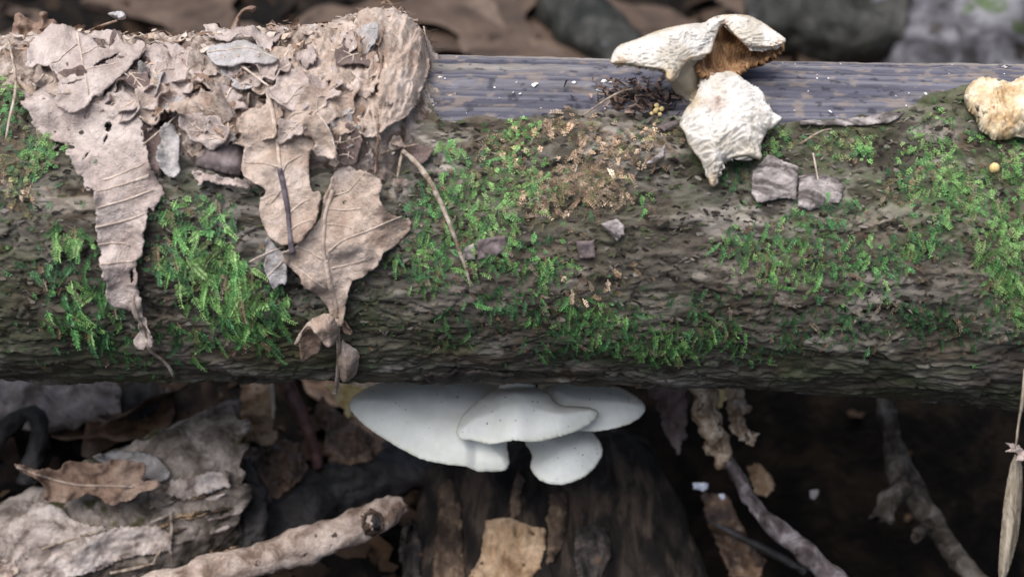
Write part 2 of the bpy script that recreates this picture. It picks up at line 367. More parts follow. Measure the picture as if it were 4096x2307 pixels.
# ------------------------------------------------------------------ the fallen log: profile and ray hits
_px = np.array([-400, 0, 430, 700, 1024, 1400.]); _c = np.array([209, 213, 218, 222.5, 238, 252.]); _hh = np.array([164, 166, 162.5, 163, 171, 178.])
_X = (_px-512)*WIDTH/1024; _off = (288-_c)*WIDTH/1024; _R = DIST*np.sin(np.arctan(_hh*K))
_xs = np.linspace(-.3, .3, 200); _k = np.ones(25)/25
def _sm(v):
    y = np.interp(_xs, _X, v); return np.convolve(np.pad(y, 12, mode='reflect', reflect_type='odd'), _k, 'valid')
_offs, _Rs = _sm(_off), _sm(_R)
def loff(x): return np.interp(x, _xs, _offs)
def lrad(x): return np.interp(x, _xs, _Rs)
def log_pt(x, th, lift=0.):
    x = np.asarray(x, float); r = lrad(x)+lift
    return np.stack([x, 0*x, 0*x], 1) + (loff(x)+r*np.sin(th))[:, None]*UP[None] + (-r*np.cos(th))[:, None]*FW[None]
def hit(px, py, lift=0.):
    """pixel -> (x, th) on the log raised by lift; lift is a number, array or function of (x, th)"""
    px = np.asarray(px, float).ravel(); py = np.asarray(py, float).ravel()
    dx = (px-512)*K; du = (288-py)*K; t = np.full(len(px), DIST-.045); th = np.zeros(len(px)); lf = .0
    for _ in range(6):
        x = dx*t; lf = lift(x, th) if callable(lift) else lift
        R = lrad(x)+lf; o = loff(x); a = 1+du*du; b = -(DIST+du*o); c = DIST*DIST+o*o-R*R
        disc = b*b-a*c; t = (-b-np.sqrt(np.maximum(disc, 0)))/a
        th = np.arctan2(t*du-o, DIST-t)
    return x, th, t
def surf_log(lift0=0.):
    def f(px, py, lf):
        L0 = lift0 if callable(lift0) else (lambda x, th: lift0)
        x, th, t = hit(px, py, L0)
        p = P(px, py, t); c = np.stack([p[:, 0], 0*t, 0*t], 1)+loff(p[:, 0])[:, None]*UP[None]
        n = p-c; n /= np.linalg.norm(n, axis=1)[:, None]
        return p + n*np.asarray(lf).reshape(-1, 1)
    return f

# bark edge (picture trace of the border between bark and bare wood, turned into an angle round the log)
_bx = np.array([-300, 380, 440, 470, 520, 560, 600, 640, 700, 780, 830, 880, 905, 930, 960, 1000, 1300.])
_by = np.array([0, 40, 116, 119, 117, 113, 112, 112, 122, 122, 121, 118, 112, 100, 93, 90, 88.])
def bark_edge(x):
    px = x/(DIST-.043)/K+512; y = np.interp(px, _bx, _by)
    _, th, _ = hit(px, y); return th
xg = np.linspace(-.27, .27, 900)
thg = np.radians(np.r_[np.arange(-104, 112, .5), np.arange(112, 256, 3)])
X, TH = [a.ravel() for a in np.meshgrid(xg, thg, indexing='ij')]
be = np.repeat(bark_edge(xg), len(thg))
q = np.stack([X/.012, TH*.05/.012, 0*X], 1)
jagd = fbm(q*1.3, 4, 31)*math.radians(1.6)
s_up = TH-(be+jagd)                                              # >0 : above the edge -> bare wood
isw = sstep(math.radians(-.5), math.radians(.3), s_up)*(1-sstep(math.radians(118), math.radians(121), TH))
q2 = np.stack([X/.02, TH*.05/.009, 0*X], 1)
plates = fbm(q2, 3, 5); terr = np.floor(plates*3.2)/3.2 + sstep(.75, 1.0, plates*3.2-np.floor(plates*3.2))/3.2
fine = fbm(np.stack([X/.0042, TH*.05/.0016, 0*X], 1), 4, 9); ridg = 1-np.abs(fbm(np.stack([X/.011, TH*.05/.0028, 0*X], 1), 3, 21))
def voro(u_, v_, seed):
    iu = np.floor(u_).astype(np.int64); iv = np.floor(v_).astype(np.int64); f1 = np.full(len(u_), 9.); f2 = f1.copy(); rid_ = np.zeros(len(u_))
    for a_ in (-1, 0, 1):
        for b_ in (-1, 0, 1):
            cu_ = iu+a_; cv_ = iv+b_; z0 = 0*cu_
            d_ = np.hypot(cu_+.5+.45*_h(cu_, cv_, z0, seed)-u_, cv_+.5+.45*_h(cu_, cv_, z0, seed+1)-v_); r_ = _h(cu_, cv_, z0, seed+2)
            nw = d_ < f1; f2 = np.where(nw, f1, np.minimum(f2, d_)); rid_ = np.where(nw, r_, rid_); f1 = np.where(nw, d_, f1)
    return f2-f1, rid_
_wu = fbm(np.stack([X/.012, TH*.05/.008, 0*X], 1), 3, 101)*.35; _wv = fbm(np.stack([X/.012, TH*.05/.008, 0*X+5], 1), 3, 103)*.35
pb, pr = voro(X/.017+_wu, TH*.05/.0085+_wv, 7); pb2, pr2 = voro(X/.0065+_wu*2, TH*.05/.0026+_wv*2, 17)
bulge = fbm(np.stack([X/.05, TH*.05/.03, 0*X], 1), 2, 3)*.0012
hb = .0026 + bulge*.7 + terr*.0008 + fine*.0004 + (ridg-.7)*.0003 + pr*.0006 - .0007*np.exp(-(pb/.05)**2)*(pr2 > -.2) + pr2*.00028 - .00016*np.exp(-(pb2/.06)**2)
lip = np.exp(-(s_up/math.radians(2.2))**2)*.0008
grain = fbm(np.stack([X/.10, TH*.05/.0012, 0*X], 1), 3, 41, .55); crk = np.abs(fbm(np.stack([X/.05, TH*.05/.005, 0*X], 1), 3, 43))
hw_ = bulge*.6 + grain*.00030 - .0010*np.exp(-(crk/.035)**2) + fbm(np.stack([X/.006, TH*.05/.004, 0*X], 1), 3, 45)*.00022 + .0016
H = (hb+lip)*(1-isw) + hw_*isw - .0022
LV = log_pt(X, TH, H)
nx, nt = len(xg), len(thg)
ii, jj = np.meshgrid(np.arange(nx-1), np.arange(nt), indexing='ij'); ii = ii.ravel(); jj = jj.ravel(); j2 = (jj+1) % nt
LF = np.stack([ii*nt+jj, (ii+1)*nt+jj, (ii+1)*nt+j2, ii*nt+j2], 1)
fw = isw[LF].min(1) > .5
# bark colour: weathered grey plates, brown underlayer, green algae film
lo = fbm(np.stack([X/.03, TH*.05/.02, 0*X], 1), 3, 51); md = fbm(np.stack([X/.008, TH*.05/.004, 0*X], 1), 3, 61)
mixw = lambda a, b, w: a*(1-w[:, None])+np.asarray(b)[None]*w[:, None]
bc = np.tile(np.array(lin(108, 104, 98)), (len(X), 1))
bc = mixw(bc, lin(150, 142, 138), sstep(.0, .5, terr+.35*md))
bc = mixw(bc, lin(66, 60, 54), .8*sstep(.05, .5, -md-.1))
bc = bc*np.exp(.20*pr+.16*pr2)[:, None]
bc = mixw(bc, lin(40, 35, 31), .7*np.exp(-(pb/.05)**2)*(pr2 > -.2))
bc = mixw(bc, lin(84, 92, 62), .6*sstep(-.05, .55, lo+.3*md))
bc = mixw(bc, lin(118, 98, 82), .35*sstep(.35, .7, fbm(np.stack([X/.02, TH*.05/.012, 0*X], 1), 3, 71)))
bc = bc*np.array([.92, .94, .87])[None]
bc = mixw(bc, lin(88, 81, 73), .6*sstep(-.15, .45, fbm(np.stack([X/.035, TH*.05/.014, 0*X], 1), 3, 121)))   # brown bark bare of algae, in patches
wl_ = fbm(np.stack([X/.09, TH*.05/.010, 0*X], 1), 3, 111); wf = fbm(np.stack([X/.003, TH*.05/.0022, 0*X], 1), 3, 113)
wc = np.tile(np.array(lin(92, 92, 104)), (len(X), 1))
wc = mixw(wc, lin(118, 117, 124), sstep(-.2, .6, grain))
wc = mixw(wc, lin(74, 72, 79), .5*sstep(.15, .9, -grain-.15*wf))
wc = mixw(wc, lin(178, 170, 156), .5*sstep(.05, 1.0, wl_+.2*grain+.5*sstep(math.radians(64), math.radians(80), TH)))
wc = mixw(wc, lin(150, 136, 122), .5*sstep(.3, .7, wf))
wc = mixw(wc, lin(44, 41, 44), .5*np.exp(-(crk/.035)**2)); wc = mixw(wc, lin(40, 38, 42), .6*sstep(.75, .9, -wf))
log = thing('fallen_log', 'mossy fallen log with a strip of bare grey wood, carrying mushrooms and dead leaves', 'log', log_pt(np.array([0.]), np.array([-1.57]))[0])
def sub_mesh(name, mask, mat_, cols=None):
    f = LF[mask]; u = np.unique(f); rm = np.zeros(len(LV), int); rm[u] = np.arange(len(u))
    return mk(name, LV[u], rm[f], mat_, log, cols=None if cols is None else cols[u])
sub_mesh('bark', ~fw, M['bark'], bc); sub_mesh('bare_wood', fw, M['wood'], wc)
# sawn ends
for s, row in ((0, 0), (1, nx-1)):
    ring = LV[row*nt:(row+1)*nt]; V = np.vstack([ring, ring.mean(0)])
    mk('end_grain', V, [((i+1) % nt, i, nt) if s else (i, (i+1) % nt, nt) for i in range(nt)], M['rot_wood'], log)
Hgrid = H.reshape(nx, nt)
def bark_h(x, th):
    fi = np.clip((x-xg[0])/(xg[1]-xg[0]), 0, nx-1).astype(int); fj = np.clip(np.searchsorted(thg, th), 0, nt-1)
    return Hgrid[fi, fj]

# ------------------------------------------------------------------ ground
def terrain(x, y):
    x = np.asarray(x, float); y = np.asarray(y, float)
    z = -.118 + .02*fbm(np.stack([x/.25, y/.25, 0*x], 1), 3, 81) + .006*fbm(np.stack([x/.05, y/.05, 0*x], 1), 3, 82)
    pit = np.exp(-(((x-.12)/.105)**2+((y-.01)/.09)**2)**2)
    z = z - .16*pit + .02*sstep(.15, .6, y)
    pit2 = np.exp(-((x+.005)/.06)**2-((y-.03)/.05)**2)
    return z - .04*pit2 + .06*sstep(-.13, -.26, y)  # last term: out-of-view bank in front, raised to shade the hollow
u = np.linspace(-1, 1, 321); ax_ = np.sign(u)*(np.abs(u)*.35+(np.abs(u)**5)*5.0)
gx, gy = [a.ravel() for a in np.meshgrid(ax_, ax_+.1, indexing='ij')]
GV = np.stack([gx, gy, terrain(gx, gy)], 1); n = len(ax_)
ii, jj = [a.ravel() for a in np.meshgrid(np.arange(n-1), np.arange(n-1), indexing='ij')]
ground = mk('ground', GV, np.stack([ii*n+jj, (ii+1)*n+jj, (ii+1)*n+jj+1, ii*n+jj+1], 1), M['soil']); ground['kind'] = 'structure'

def ground_hit(px, py, it=25):
    d = P(px, py, 1.0)-CAM; t = np.full(len(d), .5)
    for _ in range(it):
        p = CAM+d*t[:, None]; t = t + .6*(p[:, 2]-terrain(p[:, 0], p[:, 1]))/(-d[:, 2])
    return CAM+d*t[:, None], t

# ---- leaf litter: template leaves copied over the ground
def leaf_outline(kind, L):
    t = np.linspace(0, 1, 40); 
    if kind == 'oak': w = L*.30*np.sin(np.pi*t**.9)**.8*(1+.35*np.sin(t*np.pi*7.0))
    elif kind == 'beech': w = L*.27*np.sin(np.pi*t)**.75*(1+.05*np.sin(t*np.pi*26))
    else: w = L*.36*np.sin(np.pi*t**.8)**.7*(1+.18*np.sin(t*np.pi*5))
    a = np.stack([t*L, w], 1); b = np.stack([t*L, -w*(1+.1*np.sin(t*9))], 1)[::-1]
    return np.vstack([a, b[1:-1]])
def leaf_template(kind, L, curl, seed):
    poly = leaf_outline(kind, L)*1000; V2, T, p = tri_region(poly, 5.0, .8, (), 0, seed)
    x, y = V2[:, 0]/1000, V2[:, 1]/1000
    z = curl*((y/(L*.3))**2)*.014 + .012*curl*np.sin(x/L*3+seed) + fb2(V2[:, 0], V2[:, 1], 25, 3, seed)*.0035 + .004
    V = np.stack([x-L/2, y, z], 1); VV, F = shell(V, T, .0005, np.array([0, 0, 1.]))
    rib = np.stack([np.linspace(-.15, .97, 24)*L-L/2, 0*np.linspace(0, 1, 24), 0*np.linspace(0, 1, 24)], 1)
    idx = [np.argmin(((V[:, :2]-r[:2])**2).sum(1)) for r in rib]; rib[:, 2] = np.maximum(V[idx, 2], .002)+.0002
    RV, RF = tube3(rib, [.0011, .0007, .0003], seg=5, smoothn=0)
    return mesh_from('fallen_leaf', VV, F), mesh_from('midrib', RV, RF)
TPL = [leaf_template(k, L, c, i) for i, (k, L, c) in enumerate([('oak', .10, .6), ('beech', .08, 1.0), ('broad', .10, .4), ('oak', .085, -.5), ('broad', .12, .9), ('beech', .065, -.4)])]
def litter(x, y, k, rz, sc, label, group, mt, tilt=0.15):
    me, rb = TPL[k]
    key = mt.name
    if key not in LM: LM[key] = {}
    if k not in LM[key]:
        a, b = me.copy(), rb.copy(); a.materials.append(mt); b.materials.append(mt); LM[key][k] = (a, b)
    a, b = LM[key][k]
    o = bpy.data.objects.new('fallen_leaf', a); COL.objects.link(o); r = bpy.data.objects.new('midrib', b); COL.objects.link(r); r.parent = o
    z = float(terrain([x], [y])[0]); o.location = (x, y, z+random.uniform(.001, .012)); o.scale = (sc, sc, sc*(.3 if y > .13 else .8))
    o.rotation_euler = (random.gauss(0, tilt), random.gauss(0, tilt), rz)
    return tag(o, label, 'leaf', group)
LM = {}
for i in range(150):
    x = random.uniform(-.55, .55); y = random.uniform(.13, .85)
    litter(x, y, random.randrange(6), random.uniform(0, 6.28), random.uniform(.8, 1.5), 'brown fallen leaf lying in the blurred litter behind the log', 'brown leaves littering the ground behind the log', M['litter_leaf'], .07)
for i in range(9):
    x = random.uniform(-.16, -.045); y = random.uniform(.03, .13)
    litter(x, y, random.randrange(6), random.uniform(0, 6.28), random.uniform(.4, .8), 'damp brown leaf lying on the dark ground under the log', 'damp leaves on the ground under the log', M['litter_wet'], .35)

# ---- crumbs and shards: loose stuff
def shards(name, base, nrm, size, cols, mat_, label, cat, parent=None, aspect=(.25, .9), tang=None, lift=.2):
    """many small curled leaf or bark fragments as one mesh (two bent quads each)"""
    n = len(base); r = RNG
    a = np.cross(nrm, r.normal(size=(n, 3))) if tang is None else tang + .35*r.normal(size=(n, 3))
    a -= nrm*(a*nrm).sum(1)[:, None]; a /= np.linalg.norm(a, axis=1)[:, None]+1e-9; b = np.cross(nrm, a)
    tl = r.normal(0, lift, n)[:, None]; a = a+nrm*tl; b = b+nrm*r.normal(0, lift, n)[:, None]
    L = size[:, None]*.5; W = L*r.uniform(*aspect, n)[:, None]; cu = nrm*L*r.normal(0, .35, n)[:, None]
    V = np.stack([base-a*L+b*W*r.uniform(.1, 1, (n, 1)), base-a*L-b*W*r.uniform(.1, 1, (n, 1)), base-b*W*r.uniform(.6, 1.2, (n, 1))+cu, base+b*W*r.uniform(.6, 1.2, (n, 1))+cu,
                  base+a*L-b*W*r.uniform(.05, .8, (n, 1)), base+a*L+b*W*r.uniform(.05, .8, (n, 1))], 1).reshape(-1, 3)
    o = np.arange(n)[:, None]*6
    F = np.concatenate([o+np.array([[0, 1, 2, 3]]), o+np.array([[3, 2, 4, 5]])], 0)
    ob = mk(name, V, F, mat_, parent, smooth=False, cols=np.repeat(cols, 6, 0)); ob['kind'] = 'stuff'
    if label: tag(ob, label, cat)
    return ob
def pick(cols, n, var=.18):
    c = np.array(cols)[RNG.integers(0, len(cols), n)]; return c*np.exp(RNG.normal(0, var, (n, 1)))
n = 5200
sx = RNG.uniform(-.5, .5, n); sy = RNG.uniform(-.12, .75, n); k = ~((sx > .02) & (np.abs(sy) < .13) & (RNG.uniform(0, 1, n) < .9)); sx, sy = sx[k], sy[k]; n = len(sx)
nr = np.tile([0, 0, 1.], (n, 1)) + RNG.normal(0, .25, (n, 3)); nr /= np.linalg.norm(nr, axis=1)[:, None]
shards('leaf_crumbs', np.stack([sx, sy, terrain(sx, sy)+.001], 1), nr, RNG.uniform(.004, .02, n), pick([lin(58, 46, 37), lin(46, 36, 30), lin(80, 64, 50), lin(32, 27, 23)], n), M['shard'],
       'crumbled brown leaf bits covering the dark ground', 'leaf litter')

# ------------------------------------------------------------------ dead leaf mat draped over the log
_mx = np.array([-60, 0, 15, 30, 60, 110, 160, 205, 240, 290, 330, 355, 372, 395, 410, 422, 430, 436, 441, 460])
_mh = np.array([2, 4, 6, 9, 12, 9, 6, 10, 12, 18, 26, 28, 34, 34, 27, 14, 2, -8, -14, -16])           # px above the log's top edge
_ml = np.array([92, 95, 98, 104, 122, 142, 160, 172, 178, 178, 180, 186, 190, 184, 160, 140, 132, 125, 118, 115])  # px of its lower border
def mat_lift(x, th):
    px = x/(DIST-.02)/K+512
    h = np.interp(px, _mx, _mh)*.00031*(.55+.45*sstep(0, math.radians(60), th)); y = np.interp(px, _mx, _ml)
    _, tl, _ = hit(px, y); w = sstep(math.radians(-2), math.radians(14), th-tl)*(1-sstep(math.radians(115), math.radians(150), th))
    return h*w + (w-1)*.003 + .0006
mx_ = np.linspace(-.185, -.016, 330); mth = np.radians(np.arange(4, 150, .55))
MX, MT = [a.ravel() for a in np.meshgrid(mx_, mth, indexing='ij')]
ml = mat_lift(MX, MT); qq = np.stack([MX/.010, MT*.055/.007, 0*MX], 1)
lay = fbm(qq*1.0, 4, 91); rid = np.abs(fbm(qq*1.9, 4, 95)); ste = np.floor(lay*5)/5+sstep(.8, 1, lay*5-np.floor(lay*5))/5
MV = log_pt(MX, MT, ml + ste*.0024 + (rid-.3)*.0018 + fbm(qq*6, 2, 97)*.0005)
a, b = len(mx_), len(mth); ii, jj = [v.ravel() for v in np.meshgrid(np.arange(a-1), np.arange(b-1), indexing='ij')]
leafmat_o = mk('leaf_mat', MV, np.stack([ii*b+jj, (ii+1)*b+jj, (ii+1)*b+jj+1, ii*b+jj+1], 1), M['mat'])
tag(leafmat_o, 'thick mat of rotting tan leaves draped over the top of the log', 'leaf mat')
# fragments lying in the mat
def on_mat(n, xlo, xhi, seed):
    r = np.random.default_rng(seed); px = r.uniform(xlo, xhi, n); x = (px-512)*K*(DIST-.02); th = np.radians(r.uniform(8, 105, n))
    w = mat_lift(x, th); k = w > .0015; x, th, w = x[k], th[k], w[k]
    p = log_pt(x, th, w+.0012+fbm(np.stack([x/.010, th*.055/.007, 0*x], 1), 3, 91)*.003); c = log_pt(x, th, -lrad(x)); nn = p-c; nn /= np.linalg.norm(nn, axis=1)[:, None]
    return p, nn
cols_tan = [lin(196, 178, 164), lin(176, 154, 138), lin(158, 132, 112), lin(206, 192, 180), lin(126, 104, 88), lin(186, 166, 148), lin(170, 160, 154)]
p, nn = on_mat(800, 20, 425, 3)
shards('leaf_fragments', p, nn, RNG.uniform(.0012, .0046, len(p)), pick(cols_tan, len(p)), M['shard'], 'loose torn bits of tan leaf in the draped mat on the log', 'leaf fragments', lift=.25)
p, nn = on_mat(120, 350, 425, 4)
tg = np.tile([.1, -.55, -.8], (len(p), 1)); 
shards('leaf_fibres', p+nn*.0002, nn, RNG.uniform(.003, .010, len(p)), pick(cols_tan, len(p)), M['shard'], 'stringy rotten leaf fibres hanging down the domed end of the mat', 'leaf fibres', aspect=(.02, .10), tang=tg, lift=.05)

# ------------------------------------------------------------------ dead leaves lying on the mat and hanging down the log
def wrap(extra=.0015, base=None):
    """surface: on the bark or on the mat, whichever is higher"""
    return surf_log(lambda x, th: np.maximum(mat_lift(x, th), .0012) + extra)
def leaf(name, label, poly, extra, mt, veins=(), midrib=None, stalk=None, holes=(), jag=.6, cr=1.0, seed=1, surf=None, step=2.6, lift=None, cat='leaf', thick=.0004, smooth=1, rib_r=1.3, vein_r=.8):
    sf = surf or wrap(extra); base = np.array(poly).mean(0)
    lf = lift or crinkle(cr, seed)
    t = thing(name, label, cat, surf_at(sf, base))
    bl = sheet('blade', poly, sf, mt, t, thick=thick, jag=jag, holes=holes, lift=lf, seed=seed, step=step, smooth=smooth)
    pe = chaikin(np.array(poly, float), smooth)
    def line(pts): 
        q = resample(chaikin(np.array(pts, float), 2, False), 2.5, False); e = edist(pe, q); return sf(q[:, 0], q[:, 1], lf(q[:, 0], q[:, 1], e)+.0001)
    if midrib: tube('midrib', line(midrib[0]), [midrib[1]*.0003, midrib[1]*.00018], midrib[2] if len(midrib) > 2 else M['vein'], t, smoothn=0, seg=7)
    for v in veins: tube('vein', line(v), [vein_r*.0003, vein_r*.0002], M['vein'], bl, smoothn=0, seg=6)
    if stalk: tube('stalk', line(stalk[0]), [r*.0003 for r in stalk[1]], stalk[2], t, smoothn=0, seg=9, wob=.12)
    return t
def surf_at(sf, p): return sf(np.array([p[0]]), np.array([p[1]]), np.zeros(1))[0]

# big lobed leaf on top of the pile
leaf('dead_leaf', 'broad lobed greyish-pink dead leaf with torn cracks, topmost on the leaf mat',
     cA([(195, 315), (280, 255), (370, 210), (440, 250), (570, 262), (690, 255), (730, 225), (800, 262), (870, 290), (905, 350), (960, 330), (1010, 290), (1060, 330), (1030, 420), (980, 480), (900, 545), (830, 590), (770, 650), (710, 690), (655, 690), (672, 740), (600, 800), (520, 805), (430, 770), (385, 740), (430, 680), (422, 600), (420, 550), (375, 495), (360, 445), (280, 462), (185, 490), (207, 400)]),
     .0052, M['leaf_pale'], veins=[cA([(560, 330), (470, 385), (370, 450)]), cA([(585, 400), (700, 360), (850, 300)]), cA([(610, 520), (700, 500), (860, 470)])],
     midrib=(cA([(568, 270), (590, 400), (612, 520), (635, 600), (640, 680)]), 1.0), holes=[cA([(680, 480), (750, 435), (890, 385), (895, 400), (760, 458), (830, 492), (755, 470), (690, 492)]), cA([(668, 282), (760, 288), (800, 330), (715, 325)]), cA([(432, 600), (530, 596), (630, 582), (540, 572), (470, 590)])], seed=2, step=1.9)
serr = cA([(140, 740), (230, 680), (330, 610), (430, 680), (560, 810), (640, 790), (720, 720), (830, 700), (960, 710), (1000, 760), (1040, 930), (1060, 1050), (1090, 1200), (1130, 1290), (1190, 1370)]) + \
    cC([(1030, 60), (1055, 100), (1040, 150), (1000, 180), (985, 245), (962, 205), (950, 260), (955, 330), (920, 370), (930, 480), (880, 560), (878, 620), (905, 750), (945, 940), (1015, 1045), (940, 1085), (860, 1088), (905, 1000), (870, 880), (840, 862), (740, 850), (690, 790), (705, 700), (690, 610), (655, 550), (640, 440), (622, 340), (630, 200), (635, 110), (600, 80), (540, 70)]) + \
    cA([(690, 1400), (600, 1350), (612, 1280), (560, 1262), (525, 1200), (545, 1150), (470, 1100), (490, 1040), (420, 1010), (300, 985), (270, 940), (230, 920), (240, 860), (190, 800)])
leaf('dead_leaf', 'long tattered pale leaf with raised slanting veins hanging down to a thin curled stalk', serr, .0022, M['leaf_pale'],
     veins=[cC([(640, 105), (800, 60), (965, 12)]), cC([(640, 212), (800, 165), (985, 92)]), cC([(622, 335), (780, 300), (935, 250)]), cC([(635, 445), (790, 437), (830, 460)]), cC([(662, 558), (860, 550)]), cA([(740, 1295), (900, 1250), (1080, 1188)]), cA([(720, 1390), (900, 1335), (1090, 1272)])],
     stalk=(cC([(860, 760), (900, 900), (950, 1060), (1000, 1150), (1060, 1200), (1100, 1240), (1120, 1278)]), [1.4, 1.6, 1.3, 1.6], M['twig']),
     holes=[cA([(770, 880), (815, 890), (800, 950), (770, 960), (785, 985), (745, 1040), (740, 1010), (775, 960), (755, 905)]), cA([(915, 790), (940, 790), (940, 815), (915, 815)]), cA([(610, 1090), (640, 1080), (590, 1185)]), cC([(835, 610), (862, 600), (865, 670), (845, 690)])], jag=1.1, seed=4, step=1.9, vein_r=1.0, cr=1.15)
oakA = cB([(580, 620), (750, 612), (880, 660), (960, 760), (930, 790), (860, 800), (800, 830), (745, 900), (735, 990), (840, 1010), (830, 1070), (792, 1130), (790, 1300)]) + cD([(482, 240), (535, 232), (515, 340), (512, 385), (480, 440), (430, 500), (360, 520), (300, 510), (235, 462), (203, 380), (185, 280), (230, 240), (215, 200), (150, 180), (95, 130), (100, 60)]) + cB([(310, 1170), (350, 1030), (280, 960), (290, 850), (340, 800), (470, 790), (500, 640)])
leaf('oak_leaf', 'pale tan oak leaf with a thick stalk that turns dark at its lower end', oakA, .0035, M['leaf_tan'],
     veins=[cB([(590, 1220), (470, 1190), (310, 1172)]), cB([(600, 1250), (640, 1180), (740, 1130)]), cB([(560, 1030), (620, 840), (800, 820)]), cD([(325, 200), (250, 300), (215, 290)]), cD([(350, 350), (420, 290), (470, 270)]), cD([(362, 440), (420, 400), (500, 380)])],
     midrib=(cB([(490, 650), (530, 830), (560, 1050), (590, 1235)]), 2.6), stalk=(cD([(305, 105), (335, 250), (360, 430), (372, 530), (385, 560)]), [2.6, 2.9, 2.4, 2.2, 2.9], M['stalk_dark']), seed=6, step=2.0, jag=.45)
leaf('leaf_flap', 'small folded tan leaf lobe with a pale ridge beside the thick stalk', cB([(740, 990), (760, 900), (850, 818), (930, 920), (980, 1060), (1000, 1190), (900, 1140), (830, 1130), (842, 1010)]), .0062, M['leaf_tan'],
     midrib=(cB([(850, 820), (930, 920), (980, 1060), (1000, 1190)]), 1.1), seed=8, step=1.8)
oakB = cD([(600, 80), (690, 80), (750, 130), (800, 140), (880, 180), (860, 230), (855, 290), (900, 340), (960, 370), (1020, 380), (1022, 430), (1000, 490), (930, 540), (880, 560), (850, 610), (830, 650), (780, 690), (700, 720), (680, 760), (665, 860), (650, 950), (610, 960), (560, 870), (500, 790), (440, 700), (370, 640), (300, 560), (390, 530), (430, 500), (480, 445), (530, 380), (548, 260), (580, 200)])
leaf('oak_leaf', 'brownish oak leaf with raised veins and a long stalk hanging past the log edge', oakB, .0024, M['leaf_tan'],
     veins=[cD([(588, 245), (680, 220), (770, 143)]), cD([(575, 558), (650, 490), (780, 450), (900, 395), (975, 365)]), cD([(560, 320), (650, 330), (750, 320)]), cD([(548, 600), (480, 565), (400, 525)]), cD([(560, 410), (640, 410), (700, 430)]), cD([(590, 650), (680, 640), (780, 600)]), cD([(560, 760), (470, 680), (370, 620)])],
     midrib=(cD([(590, 215), (552, 330), (545, 470), (552, 600), (585, 770)]), 2.2), stalk=(cD([(560, 600), (585, 770), (618, 880), (630, 1100), (622, 1250), (615, 1340), (605, 1370)]), [2.0, 2.6, 2.2, 2.0, 2.0, 2.6], M['leaf_tan']), seed=10, step=2.0, cr=1.3)
leaf('leaf_scrap', 'grey leaf scrap with ragged tip hanging under the dark stalk end', cD([(220, 470), (300, 540), (345, 600), (340, 740), (310, 735), (265, 772), (255, 720), (210, 650), (232, 580)]), .0012, M['leaf_grey'],
     veins=[cD([(330, 600), (240, 690)]), cD([(135, 615), (220, 570), (330, 530)])], seed=12, step=1.9)
leaf('leaf_piece', 'purplish-brown leaf piece tucked between the mat end and the oak leaves', cB([(940, 960), (1050, 895), (1120, 950), (1190, 1010), (1150, 1120), (1140, 1200), (1010, 1190), (990, 1060)]), .0028, M['leaf_dark'], veins=[cB([(980, 1030), (1080, 1010), (1170, 1000)]), cB([(1000, 1110), (1060, 1100), (1120, 1150)])], seed=14, step=2)
leaf('leaf_piece', 'dull violet leaf corner beside the long dry twig on the bark', cB([(1470, 1060), (1600, 1040), (1690, 1090), (1660, 1160), (1600, 1200), (1530, 1130)]), .001, M['leaf_dark'], seed=15, step=1.5, smooth=0, jag=.8)
leaf('dead_leaf', 'smooth pale grey leaf with pointed tip lying across the leaf mat', cB([(40, 385), (130, 312), (250, 300), (400, 320), (500, 385), (592, 450), (450, 460), (290, 462), (170, 492), (100, 470)]), .0062, M['leaf_grey'],
     midrib=(cB([(50, 400), (200, 352), (400, 355), (500, 400), (585, 450)]), .7), cr=.6, seed=18, step=1.9, jag=.3)
leaf('dead_leaf', 'torn pale leaf with a jagged upper edge on the crest of the leaf mat', cB([(20, 210), (100, 200), (180, 240), (250, 280), (380, 260), (480, 230), (560, 215), (620, 180), (610, 240), (560, 270), (520, 330), (510, 380), (400, 330), (200, 320), (60, 310)]), .002, M['leaf_pale'], seed=20, step=1.9, jag=1.0)
leaf('dead_leaf', 'thin crumpled leaf covering the middle of the mat above the bark slab', cA([(1380, 480), (1500, 490), (1640, 470), (1800, 480), (1815, 560), (1800, 760), (1700, 840), (1640, 870), (1600, 800), (1560, 700), (1430, 660), (1350, 590)]), .003, M['mat'], seed=22, step=2, cr=2.2, jag=1.2)
slab = thing('bark_slab', 'dark smooth purplish bark slab poking out from under the leaf mat', 'bark', surf_at(wrap(.001), cA([(1600, 1100)])[0]))
sheet('slab', cA([(1480, 900), (1740, 900), (1790, 1000), (1780, 1290), (1640, 1262), (1500, 1222), (1388, 1190), (1482, 1080)]), wrap(.0006), M['bark_slab'], slab, thick=.0022, jag=.3, lift=lambda x, y, e: .0022*sstep(0, 8, e)+fb2(x, y, 30, 2, 3)*.0004, seed=3)
leaf('leaf_strip', 'pale whitish strip of leaf hanging from the mat beside the dark bark slab', cA([(1175, 925), (1310, 920), (1315, 1270), (1285, 1300), (1235, 1290), (1168, 1200)]), .0022, M['leaf_grey'], cr=1.5, seed=24, step=1.8, jag=.8)
leaf('leaf_strip', 'ragged grey leaf strip next to the long tattered hanging leaf', cA([(1050, 930), (1170, 915), (1175, 1220), (1150, 1290), (1090, 1190), (1060, 1050)]), .0015, M['leaf_dark'], cr=1.5, seed=25, step=1.8, jag=.8)
leaf('leaf_edge', 'ragged leaf rim showing below the dark bark slab', cA([(1385, 1230), (1460, 1240), (1550, 1275), (1700, 1300), (1820, 1330), (1830, 1390), (1700, 1340), (1600, 1345), (1475, 1300), (1455, 1370), (1430, 1300)]), .0018, M['leaf_pale'], seed=26, step=1.6, jag=.8, cr=1.4)
